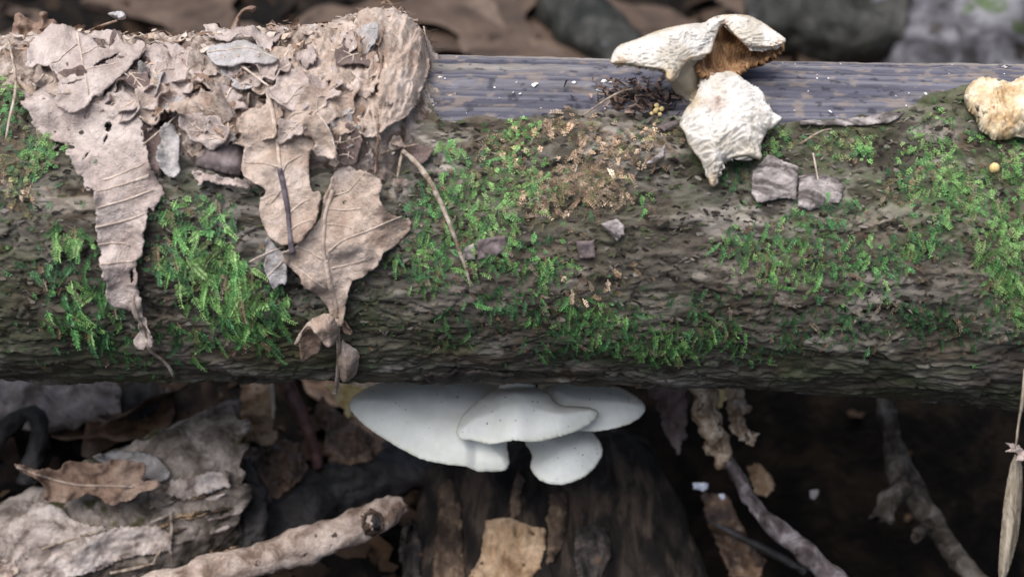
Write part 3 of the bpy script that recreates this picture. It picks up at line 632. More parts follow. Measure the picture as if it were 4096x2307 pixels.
leaf('dead_leaf', 'crumpled buff leaf bunched above the dark bark slab', cA([(1000, 640), (1120, 610), (1280, 680), (1420, 720), (1560, 760), (1700, 830), (1700, 900), (1500, 920), (1320, 880), (1180, 850), (1130, 930), (1040, 900), (1010, 760)]), .003, M['leaf_tan'], cr=2.4, seed=27, step=1.8, jag=1.3)
leaf('dead_leaf', 'mauve leaf sheet lying between the lobed leaf and the mat centre', cA([(1070, 380), (1200, 360), (1240, 420), (1380, 430), (1390, 550), (1250, 560), (1130, 520), (1040, 480)]), .002, M['leaf_dark'], cr=1.6, seed=28, step=2, jag=.9)
leaf('dead_leaf', 'ribbed tan leaf hanging flat down the front of the domed mat end', cB([(960, 720), (1100, 640), (1290, 600), (1300, 850), (1290, 1020), (1190, 1010), (1120, 930), (1040, 890), (985, 800)]), .0012, M['leaf_tan'], veins=[cB([(890, 845), (960, 770), (1060, 710), (1130, 660)])], cr=1.8, seed=29, step=2, jag=.7)
leaf('dead_leaf', 'bleached leaf scrap inside the hollow near the crest of the domed mat', cB([(1060, 270), (1180, 280), (1300, 300), (1290, 380), (1180, 400), (1090, 400), (1080, 330)]), .0035, M['leaf_grey'], cr=1.8, seed=30, step=1.8, jag=.8)
# crumpled scraps that make up the mat
for i in range(24):
    cx = random.uniform(45, 360); lowy = np.interp(cx, _mx, _ml); topy = 56-np.interp(cx, _mx, _mh); L_ = random.uniform(50, 92); kd = random.choice(['oak', 'beech', 'broad'])
    cy = random.uniform(topy+18, lowy-26); ro = random.uniform(0, 6.28); ol = leaf_outline(kd, L_); ol[:, 0] -= L_/2
    tr = lambda q: [(cx+x*math.cos(ro)-y*math.sin(ro)*.8, cy+(x*math.sin(ro)+y*math.cos(ro))*.62) for x, y in q]
    leaf('dead_leaf', 'dead leaf half buried in the draped leaf mat', tr(ol), random.uniform(.0022, .0040), M[random.choice(['leaf_tan', 'leaf_pale', 'leaf_grey', 'leaf_brown', 'leaf_pale', 'leaf_tan', 'leaf_dark'])], smooth=0, jag=.35, cr=1.5, seed=600+i, step=1.9,
         midrib=(tr([(-L_*.48, 0), (0, L_*.02), (L_*.46, 0)]), 1.0), veins=[tr([(x0*L_, 0), ((x0+.13)*L_, sg*w0*L_)]) for x0, w0 in ((-.28, .12), (-.08, .17), (.1, .15)) for sg in (-1, 1)], vein_r=.6)['group'] = 'leaves half buried in the mat'
for i in range(54):
    cx = random.uniform(34, 385) if i < 40 else random.uniform(335, 400); x_ = np.array([(cx-512)*K*(DIST-.02)]); lowy = np.interp(cx, _mx, _ml); topy = 56-np.interp(cx, _mx, _mh)
    cy = random.uniform(topy+10, lowy-16) if i % 3 else random.uniform(topy+8, topy+30); a = np.sort(RNG.uniform(0, 6.28, 9)); rr = (random.uniform(20, 40) if i < 8 else random.uniform(9, 18))*RNG.uniform(.5, 1.1, 9); asp = random.uniform(.45, 1.0); ro = random.uniform(-.5, .5)
    if cx > 350: ro = random.gauss(1.45, .25); asp = random.uniform(.3, .6)
    px_ = np.cos(a)*rr; py_ = np.sin(a)*rr*asp
    poly = np.stack([cx+px_*math.cos(ro)-py_*math.sin(ro), cy+px_*math.sin(ro)+py_*math.cos(ro)], 1)
    o = sheet('leaf_scrap', poly, wrap(random.uniform(.0016, .0042)), M[random.choice(['leaf_tan', 'leaf_pale', 'mat', 'leaf_grey', 'leaf_pale', 'leaf_brown', 'leaf_pale', 'leaf_tan'])], None, thick=.0003, step=1.5, jag=.9,
              lift=lambda x, y, e, s_=i: fb2(x, y, 22, 2, 200+s_)*.0020+fb2(x, y, 7, 3, 220+s_)*.0007+(1-np.abs(fb2(x+.5*y, y*.4, 5, 2, 250+s_)))*.0008-.0004+np.exp(-e/3)*(fb2(x, y, 8, 2, 300+s_)*.0018+.0004), seed=400+i)
    tag(o, 'crumpled tan leaf scrap pressed into the draped leaf mat', 'leaf', 'leaf scraps in the mat')
def folds(seed, amp=.0016, fx=5., fy=38.):
    return lambda x, y, e: amp*(1-np.abs(fbm(np.stack([(x+.25*y+4*fb2(x, y, 25, 2, seed))/fx, y/fy, 0*x], 1), 3, seed)))*1.4+fb2(x, y, 6, 3, seed+2)*.0005+fb2(x, y, 22, 2, seed+7)*.0014+np.exp(-e/4)*fb2(x, y, 10, 2, seed+4)*.0012
leaf('draped_leaf', 'large rotted leaf folded in long pleats over the domed end of the mat', cB([(1130, 160), (1190, 100), (1290, 80), (1400, 82), (1480, 122), (1560, 185), (1625, 280), (1660, 370), (1665, 470), (1635, 600), (1590, 730), (1540, 840), (1440, 900), (1340, 960), (1300, 1000), (1300, 800), (1285, 600), (1298, 400), (1285, 280), (1200, 270)]), .0034, M['leaf_tan'], lift=folds(501, .0012, 12., 34.), seed=501, step=1.4, jag=.9)
leaf('draped_leaf', 'wide torn leaf sheet running from the pleated dome down to the oak leaves', cB([(860, 300), (960, 210), (1080, 170), (1150, 200), (1230, 300), (1290, 430), (1290, 620), (1240, 720), (1120, 690), (1000, 640), (900, 600), (780, 560), (700, 500), (740, 400)]), .0028, M['leaf_tan'], lift=folds(511, .0013, 7., 16.), seed=511, step=1.5, jag=1.0)
leaf('draped_leaf', 'broad flat buff leaf pressed on the mat between the two pale topmost leaves', cA([(1030, 350), (1180, 320), (1330, 330), (1450, 400), (1520, 500), (1500, 620), (1380, 680), (1230, 650), (1100, 600), (1020, 520)]), .0030, M['leaf_pale'], lift=folds(521, .0010, 12., 9.), seed=521, step=1.6, jag=1.0)
# curls that stand up against the background
def depth_top(px): return DIST-.004+0*px
leaf('curled_leaf', 'brown curled leaf horn standing upright on the crest of the mat', cB([(180, 280), (230, 180), (280, 85), (330, 45), (400, 38), (415, 60), (375, 98), (350, 72), (305, 92), (290, 150), (300, 240), (260, 300)]), 0, M['leaf_brown'],
     surf=surf_cam(.414), lift=lambda x, y, e: .004*sstep(0, 4, e)*1.0+fb2(x, y, 10, 2, 31)*.0008 - .0002*np.maximum(0, 16-y), seed=31, step=1.4, jag=.2)
leaf('curled_leaf', 'curled brown and pale leaf with upturned tips at the far end of the mat', cA([(60, 300), (100, 165), (110, 92), (150, 85), (200, 130), (265, 165), (285, 150), (275, 80), (360, 85), (330, 145), (400, 130), (430, 180), (500, 250), (420, 300), (200, 330)]), 0, M['leaf_brown'],
     surf=surf_cam(.412), lift=lambda x, y, e: .003*sstep(0, 5, e)+fb2(x, y, 8, 2, 33)*.0016, seed=33, step=1.6, jag=.5)
t = thing('leaf_stalk', 'thin bent stalk with a shrivelled pale leaf tip above the lobed leaf', 'stalk', P1(*cA([(500, 250)])[0], .413))
tube('stalk', np.vstack([P(*[[q] for q in c], d) for c, d in zip(cA([(480, 262), (620, 235), (720, 190), (850, 148)]), (.414, .412, .409, .406))]), [.0005, .0004, .0004], M['leaf_brown'], t)
sheet('leaf_tip', cA([(775, 95), (870, 72), (912, 100), (912, 140), (860, 148), (800, 118)]), surf_cam(.406), M['leaf_grey'], t, step=1.2, jag=.4, lift=lambda x, y, e: .0015*sstep(0, 3, e)+fb2(x, y, 5, 2, 3)*.0008, seed=4)
leaf('curled_leaf', 'low arched brown leaf curl on the crest beside the lobed leaf', cA([(960, 300), (1040, 242), (1140, 240), (1235, 298), (1160, 330), (1080, 320), (1000, 330)]), 0, M['leaf_brown'], surf=surf_cam(.411), lift=lambda x, y, e: .004*sstep(0, 5, e)+fb2(x, y, 9, 2, 35)*.0008, seed=35, step=1.5, jag=.3)
# curled leaf end low on the log
t = thing('curled_leaf', 'small curled leaf end rolled over below the brownish oak leaf', 'leaf', surf_at(surf_log(.002), cD([(600, 1000)])[0]))
sheet('outer_face', cD([(560, 890), (620, 930), (625, 1075), (540, 1062), (500, 1010), (470, 970), (430, 1000), (425, 1060), (375, 1082), (405, 1020), (440, 968), (500, 920)]), surf_log(.006), M['leaf_tan'], t, step=1.5, jag=.3, lift=lambda x, y, e: .004*sstep(0, 7, e)+fb2(x, y, 10, 2, 37)*.0006, seed=37)
sheet('inner_face', cD([(430, 990), (470, 968), (505, 1010), (540, 1060), (522, 1120), (470, 1150), (430, 1182), (408, 1100), (415, 1040)]), surf_log(.004), M['leaf_brown'], t, step=1.5, jag=.3, lift=lambda x, y, e: -.001*sstep(0, 7, e)+fb2(x, y, 10, 2, 38)*.0006, seed=38)
sheet('side_lobe', cD([(635, 1040), (690, 1080), (745, 1112), (738, 1220), (690, 1275), (640, 1285), (625, 1180)]), surf_log(.003), M['leaf_tan'], t, step=1.5, jag=.3, lift=lambda x, y, e: .003*sstep(0, 9, e)+fb2(x, y, 10, 2, 39)*.0006, seed=39)
leaf('leaf_tip', 'dark reddish leaf tip sticking out beside the hanging oak leaf stalk', cD([(640, 940), (680, 950), (712, 1003), (650, 995)]), .0015, M['leaf_brown'], seed=41, step=1.4, jag=.2)

# twigs and stems on the log
def log_line(pts, lift=.002): 
    q = np.array(pts, float); return wrap(lift)(q[:, 0], q[:, 1], np.zeros(len(q)))
def log_twig(name, label, pts, rad, mt, lift=.002, cat='twig', wob=.15, group=None):
    V, F = tube3(log_line(resample(chaikin(np.array(pts, float), 2, False), 3, False), lift), [r*.0003 for r in rad], seg=8, smoothn=0, wob=wob)
    return tag(mk(name, V, F, mt), label, cat, group)
log_twig('dry_twig', 'long tapering dry twig leaning down the mossy bark beside the leaf mat', cD([(980, 0), (1050, 60), (1120, 150), (1180, 260), (1240, 400), (1290, 540), (1335, 660), (1358, 760)]), [2.2, 2.6, 2.4, 2.0, 1.8, .7], M['twig'], .004)
log_twig('dry_twig', 'short dry twig lying across the top of the long leaning twig', cB([(1310, 1115), (1420, 1075), (1580, 1045)]), [1.0, 1.2, .8], M['twig'], .004)
log_twig('dry_twig', 'short upright broken twig just under the domed mat end', cB([(1470, 1090), (1450, 1180), (1432, 1290)]), [1.6, 1.5, 1.0], M['twig'], .003)
log_twig('straw', 'dry grass stem hooked over the moss at the far side of the lobed leaf', cA([(60, 290), (90, 420), (118, 560), (110, 700), (70, 850), (40, 1020)]), [.8, 1.3, 1.5, 1.4, 1.2, .8], M['twig'], .004, 'stem')
log_twig('straw', 'arched straw crossing the crest of the domed mat end', cB([(990, 275), (1120, 200), (1300, 130), (1420, 105), (1520, 130)]), [.8, 1.1, 1.1, .8], M['vein'], .0035, 'stem')
log_twig('straw', 'straight straw poking from the mat towards the bark slab', cA([(1035, 1050), (1180, 930), (1320, 800)]), [.7, .8, .6], M['vein'], .004, 'stem')
log_twig('straw', 'pale straw leaning from the pointed grey leaf to the thick stalk', cB([(295, 470), (400, 550), (500, 625)]), [1.2, 1.2, 1.0], M['vein'], .005, 'stem')
log_twig('straw', 'curved green-grey stem running along the bark edge below the dried mushrooms', cE([(60, 835), (180, 750), (330, 660), (430, 640)]), [.8, 1.1, 1.0], M['twig'], .002, 'stem')
log_twig('straw', 'thin dry stem slanting across the green moss by the bare wood', cG([(0, 1045), (80, 990), (160, 945), (230, 935)]), [1.2, 1.0, .8], M['twig'], .003, 'stem')
log_twig('straw', 'short straw standing in moss above the paired bark chips', cG([(95, 1110), (115, 1210), (132, 1310)]), [.8, .8, .6], M['vein'], .003, 'stem')
log_twig('mat_fibre', 'upright fibrous strip along the edge of the domed mat end', cB([(1305, 320), (1318, 500), (1300, 700), (1310, 850), (1290, 1050), (1270, 1260)]), [1.2, 1.5, 1.4, 1.5, 1.2], M['leaf_brown'], .0035, 'fibre', .3)

# loose bark chips
def chip(label, poly, mt, extra, seed, name='bark_chip'):
    o = sheet(name, poly, surf_log(extra), mt, None, thick=.0009, jag=.35, lift=lambda x, y, e: fb2(x, y, 9, 3, seed)*.0005+.0004*sstep(0, 3, e), seed=seed, step=1.3, smooth=0)
    if name != 'bark_chip':
        o.parent = log; o.location = o.location-log.location; o['label'] = label; return o
    return tag(o, label, 'bark chip')
cN = crop(700, 150, .1809)
chip('square grey bark chip lifting off below the star-shaped mushroom', cN([(290, 110), (380, 20), (470, 60), (545, 90), (530, 270), (450, 265), (320, 292), (285, 240)]), M['bark_chip'], .0020, 51)
chip('flat ragged bark chip joined at a crack to the square one', cN([(548, 140), (640, 130), (760, 150), (800, 200), (770, 290), (700, 300), (600, 335), (540, 310)]), M['bark_chip'], .0013, 52)
cM = crop(400, 175, .155)
chip('pale triangular bark flake on the bare patch of bark', cM([(1290, 310), (1400, 280), (1450, 330), (1440, 380), (1400, 425)]), M['bark_chip'], .002, 53)
chip('pinkish block of bark split from its neighbour by the long leaning twig', cM([(495, 420), (600, 395), (690, 385), (700, 470), (620, 530), (500, 545)]), M['bark_slab'], .0018, 54)
chip('small bark tile next to the block beside the long leaning twig', cM([(400, 470), (480, 440), (485, 545), (410, 545)]), M['bark_chip'], .0016, 55)
chip('dark bark tile at the edge of the bare grey patch of bark', cM([(1130, 425), (1255, 420), (1260, 530), (1160, 535)]), M['bark_slab'], .0016, 56)
chip('curled grey bark flake at the foot of the dried mushroom stem', cE([(520, 1180), (600, 1120), (660, 1030), (640, 1130), (580, 1180)]), M['bark_chip'], .003, 57)
chip('jagged dark bark scrap beside the cluster of pale fungus balls', cE([(600, 920), (650, 880), (740, 870), (760, 900), (700, 920), (650, 945)]), M['bark_slab'], .003, 58)
chip('long rim of lifted bark along the border of the bare wood', cG([(0, 870), (200, 868), (400, 850), (600, 825), (720, 800), (800, 770), (750, 830), (650, 890), (500, 905), (250, 905), (0, 905)]), M['bark_chip'], .002, 59, 'bark_rim')
chip('flaking bark ridge low on the log above the white mushrooms', cM([(150, 1290), (300, 1275), (520, 1270), (740, 1290), (600, 1330), (350, 1345), (180, 1340)]), M['dark_slab'], .002, 60, 'bark_ridge')

# bark crumbs and dry needles (fine debris caught on the bark)
def on_bark(px, py, lift=.0004):
    x, th, _ = hit(px, py); h = bark_h(x, th); p = log_pt(x, th, h+lift)
    c = np.stack([x, 0*x, 0*x], 1)+loff(x)[:, None]*UP[None]; nn = p-c; nn /= np.linalg.norm(nn, axis=1)[:, None]
    return p, nn, th
def below_edge(px, py): return py > np.interp(px, _bx, _by)+3
n = 9000; px = RNG.uniform(-25, 1049, n); py = 60+ (380-60)*RNG.uniform(0, 1, n); k = below_edge(px, py) & (py < 336) & ((px > 440) | (py > np.interp(px, _mx, _ml)))
px, py = px[k], py[k]; p, nn, th = on_bark(px, py)
dn = RNG.uniform(0, 1, len(px)) < .9
cols = pick([lin(92, 86, 78), lin(108, 102, 96), lin(72, 66, 58), lin(84, 90, 64), lin(104, 96, 86), lin(124, 118, 110), lin(48, 43, 38), lin(40, 36, 32)], len(px), .2)
shards('bark_crumbs', p, nn, RNG.uniform(.0006, .0026, len(px)), cols, M['shard'], None, None, log, tang=np.tile([1., 0, 0], (len(px), 1)), aspect=(.15, .6), lift=.35)

# ------------------------------------------------------------------ moss
def moss(name, sprigs, label):
    """sprigs: px, py, length px, colour, direction (deg from straight down), leaflet scale"""
    Vs, Fs, Cs = [], [], []; off = 0
    px = np.array([s[0] for s in sprigs]); py = np.array([s[1] for s in sprigs]); p0, nn, th = on_bark(px, py, .0002)
    for i, (sx_, sy_, L, col, ang, ls) in enumerate(sprigs):
        n_ = nn[i]; down = np.cross([1., 0, 0], n_); down /= np.linalg.norm(down)
        if down@UP > 0: down = -down
        side = np.array([1., 0, 0]); a = math.radians(ang); d = down*math.cos(a)+side*math.sin(a); sd = np.cross(n_, d); sd /= np.linalg.norm(sd)
        m = max(3, int(L/1.9)); Lm = L*.00029; lift0 = random.uniform(.25, .7); drop = random.uniform(.2, .9)
        t = np.linspace(0, 1, m+1)[:, None]
        pts = p0[i] + d*Lm*t*.92 + n_*(Lm*lift0*(t - .75*t*t) + .0004) + np.array([0, 0, -1.])*Lm*drop*.35*t*t + sd*Lm*random.gauss(0, .14)*t*t
        V = []; F = []; C = []
        w0 = .00018
        V += [pts[0]-sd*w0, pts[0]+sd*w0, pts[-1]]; F.append((0, 1, 2, 2)); C += [col*.8]*3
        for k in range(1, m+1):
            tt = k/m; ln = ls*.00030*(4.2*(1-tt*.5))*random.uniform(.75, 1.2); tw = (d*.75)
            cc = col*(.6+.5*tt)*random.uniform(.8, 1.25)
            for s in (-1, 1):
                dr = sd*s*random.uniform(.75, 1.05)+tw+n_*random.uniform(-.1, .5); dr /= np.linalg.norm(dr)
                ww = np.cross(dr, n_); ww = ww/(np.linalg.norm(ww)+1e-9)*ln*.18
                b0 = len(V); mid = pts[k]+dr*ln*.45
                V += [pts[k], mid+ww+n_*ln*.08, pts[k]+dr*ln, mid-ww]; F.append((b0, b0+1, b0+2, b0+3)); C += [cc*.9, cc, cc*1.1, cc]
        Vs.append(np.array(V)); Fs.append(np.array(F)+off); Cs.append(np.array(C)); off += len(V)
    V = np.vstack(Vs); F = np.vstack(Fs); C = np.vstack(Cs)
    faces = [tuple(f) if f[2] != f[3] else tuple(f[:3]) for f in F.tolist()]
    o = mk(name, V, faces, M['moss'], None, smooth=False, cols=C); return tag(o, label, 'moss', kind='stuff')
G1, G2, G3, G4 = [np.array(lin(*c)) for c in ((128, 176, 100), (98, 152, 88), (78, 122, 80), (138, 158, 102))]
BR = [np.array(lin(*c)) for c in ((176, 148, 122), (150, 126, 100), (190, 168, 144), (122, 116, 82))]
def patch(cx, cy, rx, ry, n, L, pal, ls=1.0, spread=45):
    out = []; n = int(n*1.35)
    while len(out) < n:
        a, b = random.gauss(0, .6), random.gauss(0, .6)
        if a*a+b*b > 1.3: continue
        x, y = cx+a*rx, cy+b*ry
        if x > 440 and y < np.interp(x, _bx, _by)+2: 
            n -= 1; continue
        if x < 440 and x > 25 and y < np.interp(x, _mx, _ml)-4:
            n -= 1; continue
        out.append((x, y, L*random.choice((.5, .8, 1.0, 1.5))*random.uniform(.7, 1.2), random.choice(pal)*math.exp(random.gauss(-.2, .5)), random.gauss(0, spread), ls*random.uniform(.8, 1.2)))
    return out
grn = [G1, G2, G3]; drk = [G2*.8, G3*.8, G3*.65]; lime = [G1, G1*1.1, G4, G2]
front = []
for a in [(14, 72, 24, 24, 120, 10, lime), (12, 110, 16, 18, 40, 9, drk), (40, 152, 20, 22, 90, 10, grn), (18, 170, 30, 40, 70, 9, [G4*.7, G3, BR[3]]), (72, 238, 26, 13, 46, 15, lime), (45, 265, 40, 12, 30, 12, [G3, G3*.9]),
          (96, 302, 42, 36, 120, 15, grn), (108, 342, 28, 16, 50, 14, drk), (60, 322, 26, 22, 34, 14, grn), (172, 208, 22, 10, 30, 12, grn), (205, 212, 34, 22, 66, 13, grn),
          (170, 250, 24, 22, 60, 17, grn), (205, 262, 40, 30, 120, 19, lime), (232, 290, 42, 34, 150, 19, lime), (250, 325, 34, 26, 90, 17, grn), (205, 335, 20, 20, 34, 17, grn), (180, 330, 24, 18, 30, 14, drk), (275, 300, 14, 24, 30, 14, grn),
          (140, 355, 60, 12, 20, 12, drk), (430, 262, 34, 24, 90, 12, grn), (478, 222, 34, 44, 230, 11, lime), (424, 215, 20, 44, 80, 11, grn), (448, 188, 26, 20, 70, 10, grn), (505, 250, 22, 20, 50, 11, grn),
          (450, 150, 18, 8, 40, 8, lime), (518, 128, 30, 9, 60, 8, lime), (530, 180, 30, 34, 120, 9, lime), (498, 160, 30, 24, 60, 9, grn + [BR[3]]), (544, 262, 32, 28, 90, 11, grn), (500, 300, 40, 18, 60, 12, drk+[G2]), (585, 312, 56, 18, 120, 13, grn),
          (560, 340, 40, 16, 40, 14, drk), (630, 330, 40, 18, 90, 13, grn), (665, 345, 26, 16, 60, 13, lime), (705, 330, 40, 22, 80, 13, grn), (450, 325, 30, 20, 40, 12, drk), (775, 138, 14, 16, 70, 8, lime), (834, 142, 36, 14, 80, 8, [G4, G3, BR[3]]), (862, 148, 12, 12, 40, 8, lime),
          (745, 240, 32, 22, 60, 11, grn), (775, 262, 40, 26, 110, 12, lime), (800, 228, 30, 16, 50, 10, grn), (850, 265, 44, 32, 110, 11, grn), (828, 205, 34, 20, 50, 8, [G3, G2*.8]), (905, 185, 20, 34, 60, 9, grn), (932, 150, 26, 34, 110, 10, lime), (955, 190, 34, 30, 180, 11, lime),
          (1008, 168, 22, 36, 110, 11, lime), (1002, 240, 34, 40, 210, 12, lime), (1015, 285, 24, 30, 110, 12, lime), (925, 235, 30, 26, 60, 11, grn), (895, 265, 24, 30, 50, 11, grn), (880, 320, 60, 26, 90, 10, drk), (960, 320, 60, 30, 90, 10, drk), (800, 320, 50, 24, 70, 11, drk), (760, 350, 40, 14, 30, 12, grn),
          (700, 300, 40, 18, 40, 10, drk), (990, 130, 24, 16, 40, 9, grn), (735, 175, 18, 16, 24, 8, drk), (640, 200, 8, 10, 12, 9, lime)]:
    front += patch(*a)
for _ in range(1900):                                             # thin scatter
    x = random.uniform(-20, 1044); y = random.uniform(100, 362)
    if x > 440 and y < np.interp(x, _bx, _by)+4: continue
    if 25 < x < 440 and y < np.interp(x, _mx, _ml): continue
    if ((x-660)/70)**2+((y-230)/45)**2 < 1: continue
    front.append((x, y, random.uniform(3, 9), random.choice(drk+[BR[3]*.6, BR[1]*.6])*math.exp(random.gauss(0, .25)), random.gauss(0, 70), random.uniform(.6, 1)))
front = [(x, y, L*(1.05 if x < 300 and y > 195 else 1.0), c*(1.15 if x < 300 else 1), a, ls*(1.5 if x < 300 and y > 195 else 1.1)) for (x, y, L, c, a, ls) in front if not (x < 300 and y > 195 and random.random() < .45)]
front = [(x, y, L*.85, c, a, ls*.85) for (x, y, L, c, a, ls) in front if random.random() < (.66 if x > 400 else .85)]
front = [(x, y, L, np.minimum(c if random.random() > .1 else random.choice(BR)*.7, np.array(lin(158, 200, 124))), a, ls) for (x, y, L, c, a, ls) in front]
moss('moss', front, 'green feathery moss growing in tufts over the log bark')
dry = []
for a in [(560, 128, 34, 14, 150, 9, BR), (585, 180, 30, 28, 220, 9, BR), (548, 190, 34, 30, 200, 9, BR), (620, 150, 40, 22, 200, 8, BR), (605, 190, 24, 18, 100, 10, BR), (660, 135, 22, 14, 60, 8, BR), (510, 145, 30, 16, 60, 9, BR), (600, 285, 50, 20, 40, 9, BR[1:]), (20, 190, 25, 25, 40, 8, BR[1:]), (900, 190, 18, 26, 30, 8, BR)]:
    dry += patch(*a[:4], int(a[4]*.42), *a[5:], spread=75)
moss('dry_moss', dry, 'dried brown moss on the bark below the bare wood')

# white flecks on the bare wood
n = 42; px = RNG.uniform(436, 1030, n); py = RNG.uniform(63, 118, n); k = (py < np.interp(px, _bx, _by)-3); px, py = px[k], py[k]
px = np.r_[px, 535, 534, 574, 603, 606, 610, 600, 520, 513, 440, 445, 1004, 1008, 830, 925]; py = np.r_[py, 83, 84, 81, 80, 78, 79, 87, 92, 91, 76, 78, 68, 67, 112, 96]
x, th, _ = hit(px, py); h = bark_h(x, th); p = log_pt(x, th, h+.0003); c = log_pt(x, th, -lrad(x)); nn = p-c; nn /= np.linalg.norm(nn, axis=1)[:, None]
sz = np.r_[RNG.uniform(.0002, .0007, k.sum()), [.0022, .0018, .0012, .0022, .0018, .0016, .002, .0008, .0008, .0012, .001, .003, .0026, .0012, .0012]]
shards('white_flecks', p, nn, sz, np.ones((len(p), 3))*.8, M['shard'], 'tiny white flecks scattered on the bare grey wood', 'flecks', aspect=(.5, 1.0), lift=.15)
# debris at the foot of the dried mushrooms
n = 260; px = RNG.normal(640, 22, n); py = RNG.normal(97, 10, n); x, th, _ = hit(px, py); h = bark_h(x, th); p = log_pt(x, th, h+.001); c = log_pt(x, th, -lrad(x)); nn = p-c; nn /= np.linalg.norm(nn, axis=1)[:, None]
shards('bark_debris', p, nn, RNG.uniform(.001, .0038, n), pick([lin(60, 46, 40), lin(96, 78, 68), lin(130, 112, 102), lin(40, 30, 26)], n), M['shard'], 'dark crumbly bark debris under the dried folded mushroom', 'debris', aspect=(.1, .5), lift=.25)

# ------------------------------------------------------------------ dried mushrooms on top
def wrinkle(amp, seed, dirx=1.0, diry=2.4, sc=9.0):
    def f(x, y, e):
        u_ = x+fb2(x, y, 20, 2, seed)*7; v_ = y+fb2(x, y, 24, 2, seed+1)*9
        r = 1-np.abs(fbm(np.stack([u_*dirx/sc, v_*diry/sc, 0*u_], 1), 3, seed+2)); return amp*(r-.6)
    return f
def tint_edge(base, edge, wid, spots=()):
    b = np.array(base); g = np.array(edge)
    def f(x, y, e):
        w = np.exp(-e/wid)*(.6+.4*fb2(x, y, 8, 2, 3)); w = np.clip(w, 0, 1)[:, None]; c = b*(1-w)+g*w
        for (sx_, sy_, r, col) in spots:
            q = np.exp(-(((x-sx_)**2+(y-sy_)**2)/r**2))*(.7+.6*fb2(x, y, 4, 2, 8)); q = np.clip(q, 0, 1)[:, None]; c = c*(1-q)+np.array(col)*q
        return c
    return f
foot = cE([(800, 660)])[0]; base3 = surf_at(surf_log(.001), foot)
FD = (base3-CAM)@FW
t = thing('dried_mushroom', 'dried cream mushroom with folded wavy cap and brown gills, standing on the bare wood', 'mushroom', base3)
capo = cE([(250, 470), (262, 400), (310, 325), (400, 295), (480, 270), (580, 225), (700, 190), (850, 165), (940, 165), (980, 130), (1060, 105), (1190, 98), (1290, 115), (1380, 170), (1480, 240), (1548, 292), (1490, 330), (1380, 348), (1270, 350), (1200, 300), (1130, 225), (1090, 178), (1055, 180), (1032, 250), (1008, 310), (995, 385), (940, 400), (880, 420), (830, 430), (790, 470), (740, 540), (700, 598), (655, 565), (660, 512), (560, 492), (450, 480), (340, 462)])
def cap_depth(px, py):
    v = (py-14)/60.; u_ = (px-610)/177.
    d = FD + .004 - .018*np.clip(v, 0, 1.2) - .004*np.sin(u_*6)          # rim leans towards the viewer, back of the cap away
    return d
w1a = wrinkle(.0006, 3); w1b = wrinkle(.0009, 13, .45, 2.2, 4.4)
w1 = lambda x, y, e: w1a(x, y, e)+w1b(x, y, e)
def cap_lift(x, y, e): return .0042*np.sqrt(np.clip(e/11, 0, 1)) + w1(x, y, e)*sstep(0, 3, e) + fb2(x, y, 22, 2, 17)*.0012*sstep(0, 6, e)
sheet('cap', capo, surf_cam(cap_depth), M['dry_shroom'], t, step=.95, jag=.2, lift=cap_lift, thick=lambda x, y, e: .0012+.0016*sstep(0, 6, e),
      colf=tint_edge((1, 1, 1), (.86, .70, .46), 1.8, [(*cE([(330, 460)])[0], 7, (.75, .5, .28)), (*cE([(700, 560)])[0], 8, (.9, .66, .36)), (*cE([(830, 450)])[0], 7, (.88, .7, .45)), (*cE([(1080, 175)])[0], 5, (.6, .36, .18)), (*cE([(1480, 325)])[0], 6, (.7, .48, .28))]), seed=61)
und = cE([(1040, 200), (1060, 165), (1100, 160), (1160, 220), (1270, 335), (1380, 340), (1530, 285), (1510, 335), (1380, 440), (1240, 470), (1190, 530), (1100, 548), (910, 548), (885, 420), (990, 375), (1010, 300)])
def und_depth(px, py): return FD + .004 + .008*np.sin(np.clip((px-695)/85, 0, 1)*math.pi) - .018*np.clip((py-40)/40, 0, 1)
sheet('gilled_underside', und, surf_cam(und_depth), M['gill'], t, step=1.4, jag=.3, lift=lambda x, y, e: -.006*sstep(0, 10, e)+.0006*np.sin(x*1.9+y*.5), thick=.0015, seed=62)
SV, SF = loft([(cE([(600, 470)])[0], cE([(905, 420)])[0], FD-.002), (cE([(650, 540)])[0], cE([(898, 520)])[0], FD-.002), (cE([(700, 620)])[0], cE([(905, 600)])[0], FD), (cE([(740, 690)])[0], cE([(920, 680)])[0], FD+.002), (cE([(750, 740)])[0], cE([(900, 730)])[0], FD+.004)], FD, .75, 28, 26, .0006, .004, 9)
mk('stem', SV, SF, M['dry_shroom'], t, cols=np.tile(np.array([[.95, .86, .70]]), (len(SV), 1)))
star = cE([(905, 560), (1000, 530), (1090, 530), (1200, 560), (1300, 620), (1360, 690), (1400, 770), (1440, 820), (1500, 868), (1490, 897), (1400, 940), (1370, 1000), (1338, 1070), (1357, 1140), (1340, 1162), (1280, 1150), (1240, 1143), (1150, 1150), (1080, 1180), (1050, 1230), (1030, 1300), (1000, 1358), (975, 1340), (950, 1230), (910, 1160), (850, 1080), (810, 1000), (760, 900), (765, 850), (820, 760), (870, 700), (900, 630)])
sb = surf_at(surf_log(.002), cE([(830, 740)])[0])
t = thing('dried_mushroom', 'dried white star-shaped mushroom with wrinkled pointed cap hanging over the bark', 'mushroom', sb)
w2a = wrinkle(.0005, 23, .8, 2.6, 10.0); w2b = wrinkle(.0011, 29, .4, 2.2, 4.2)
w2 = lambda x, y, e: w2a(x, y, e)+w2b(x, y, e)
def star_lift(x, y, e):
    h = .005*np.clip(e/22, 0, 1)**.7 + w2(x, y, e)*sstep(0, 4, e)
    dd = ((x-716)**2+(y-108)**2)/14.**2; return h - .0025*np.exp(-dd) + .0016*sstep(8, 0, e)*fb2(x, y, 12, 2, 4)
SFX = surf_log(lambda x, th: .006+0*x)
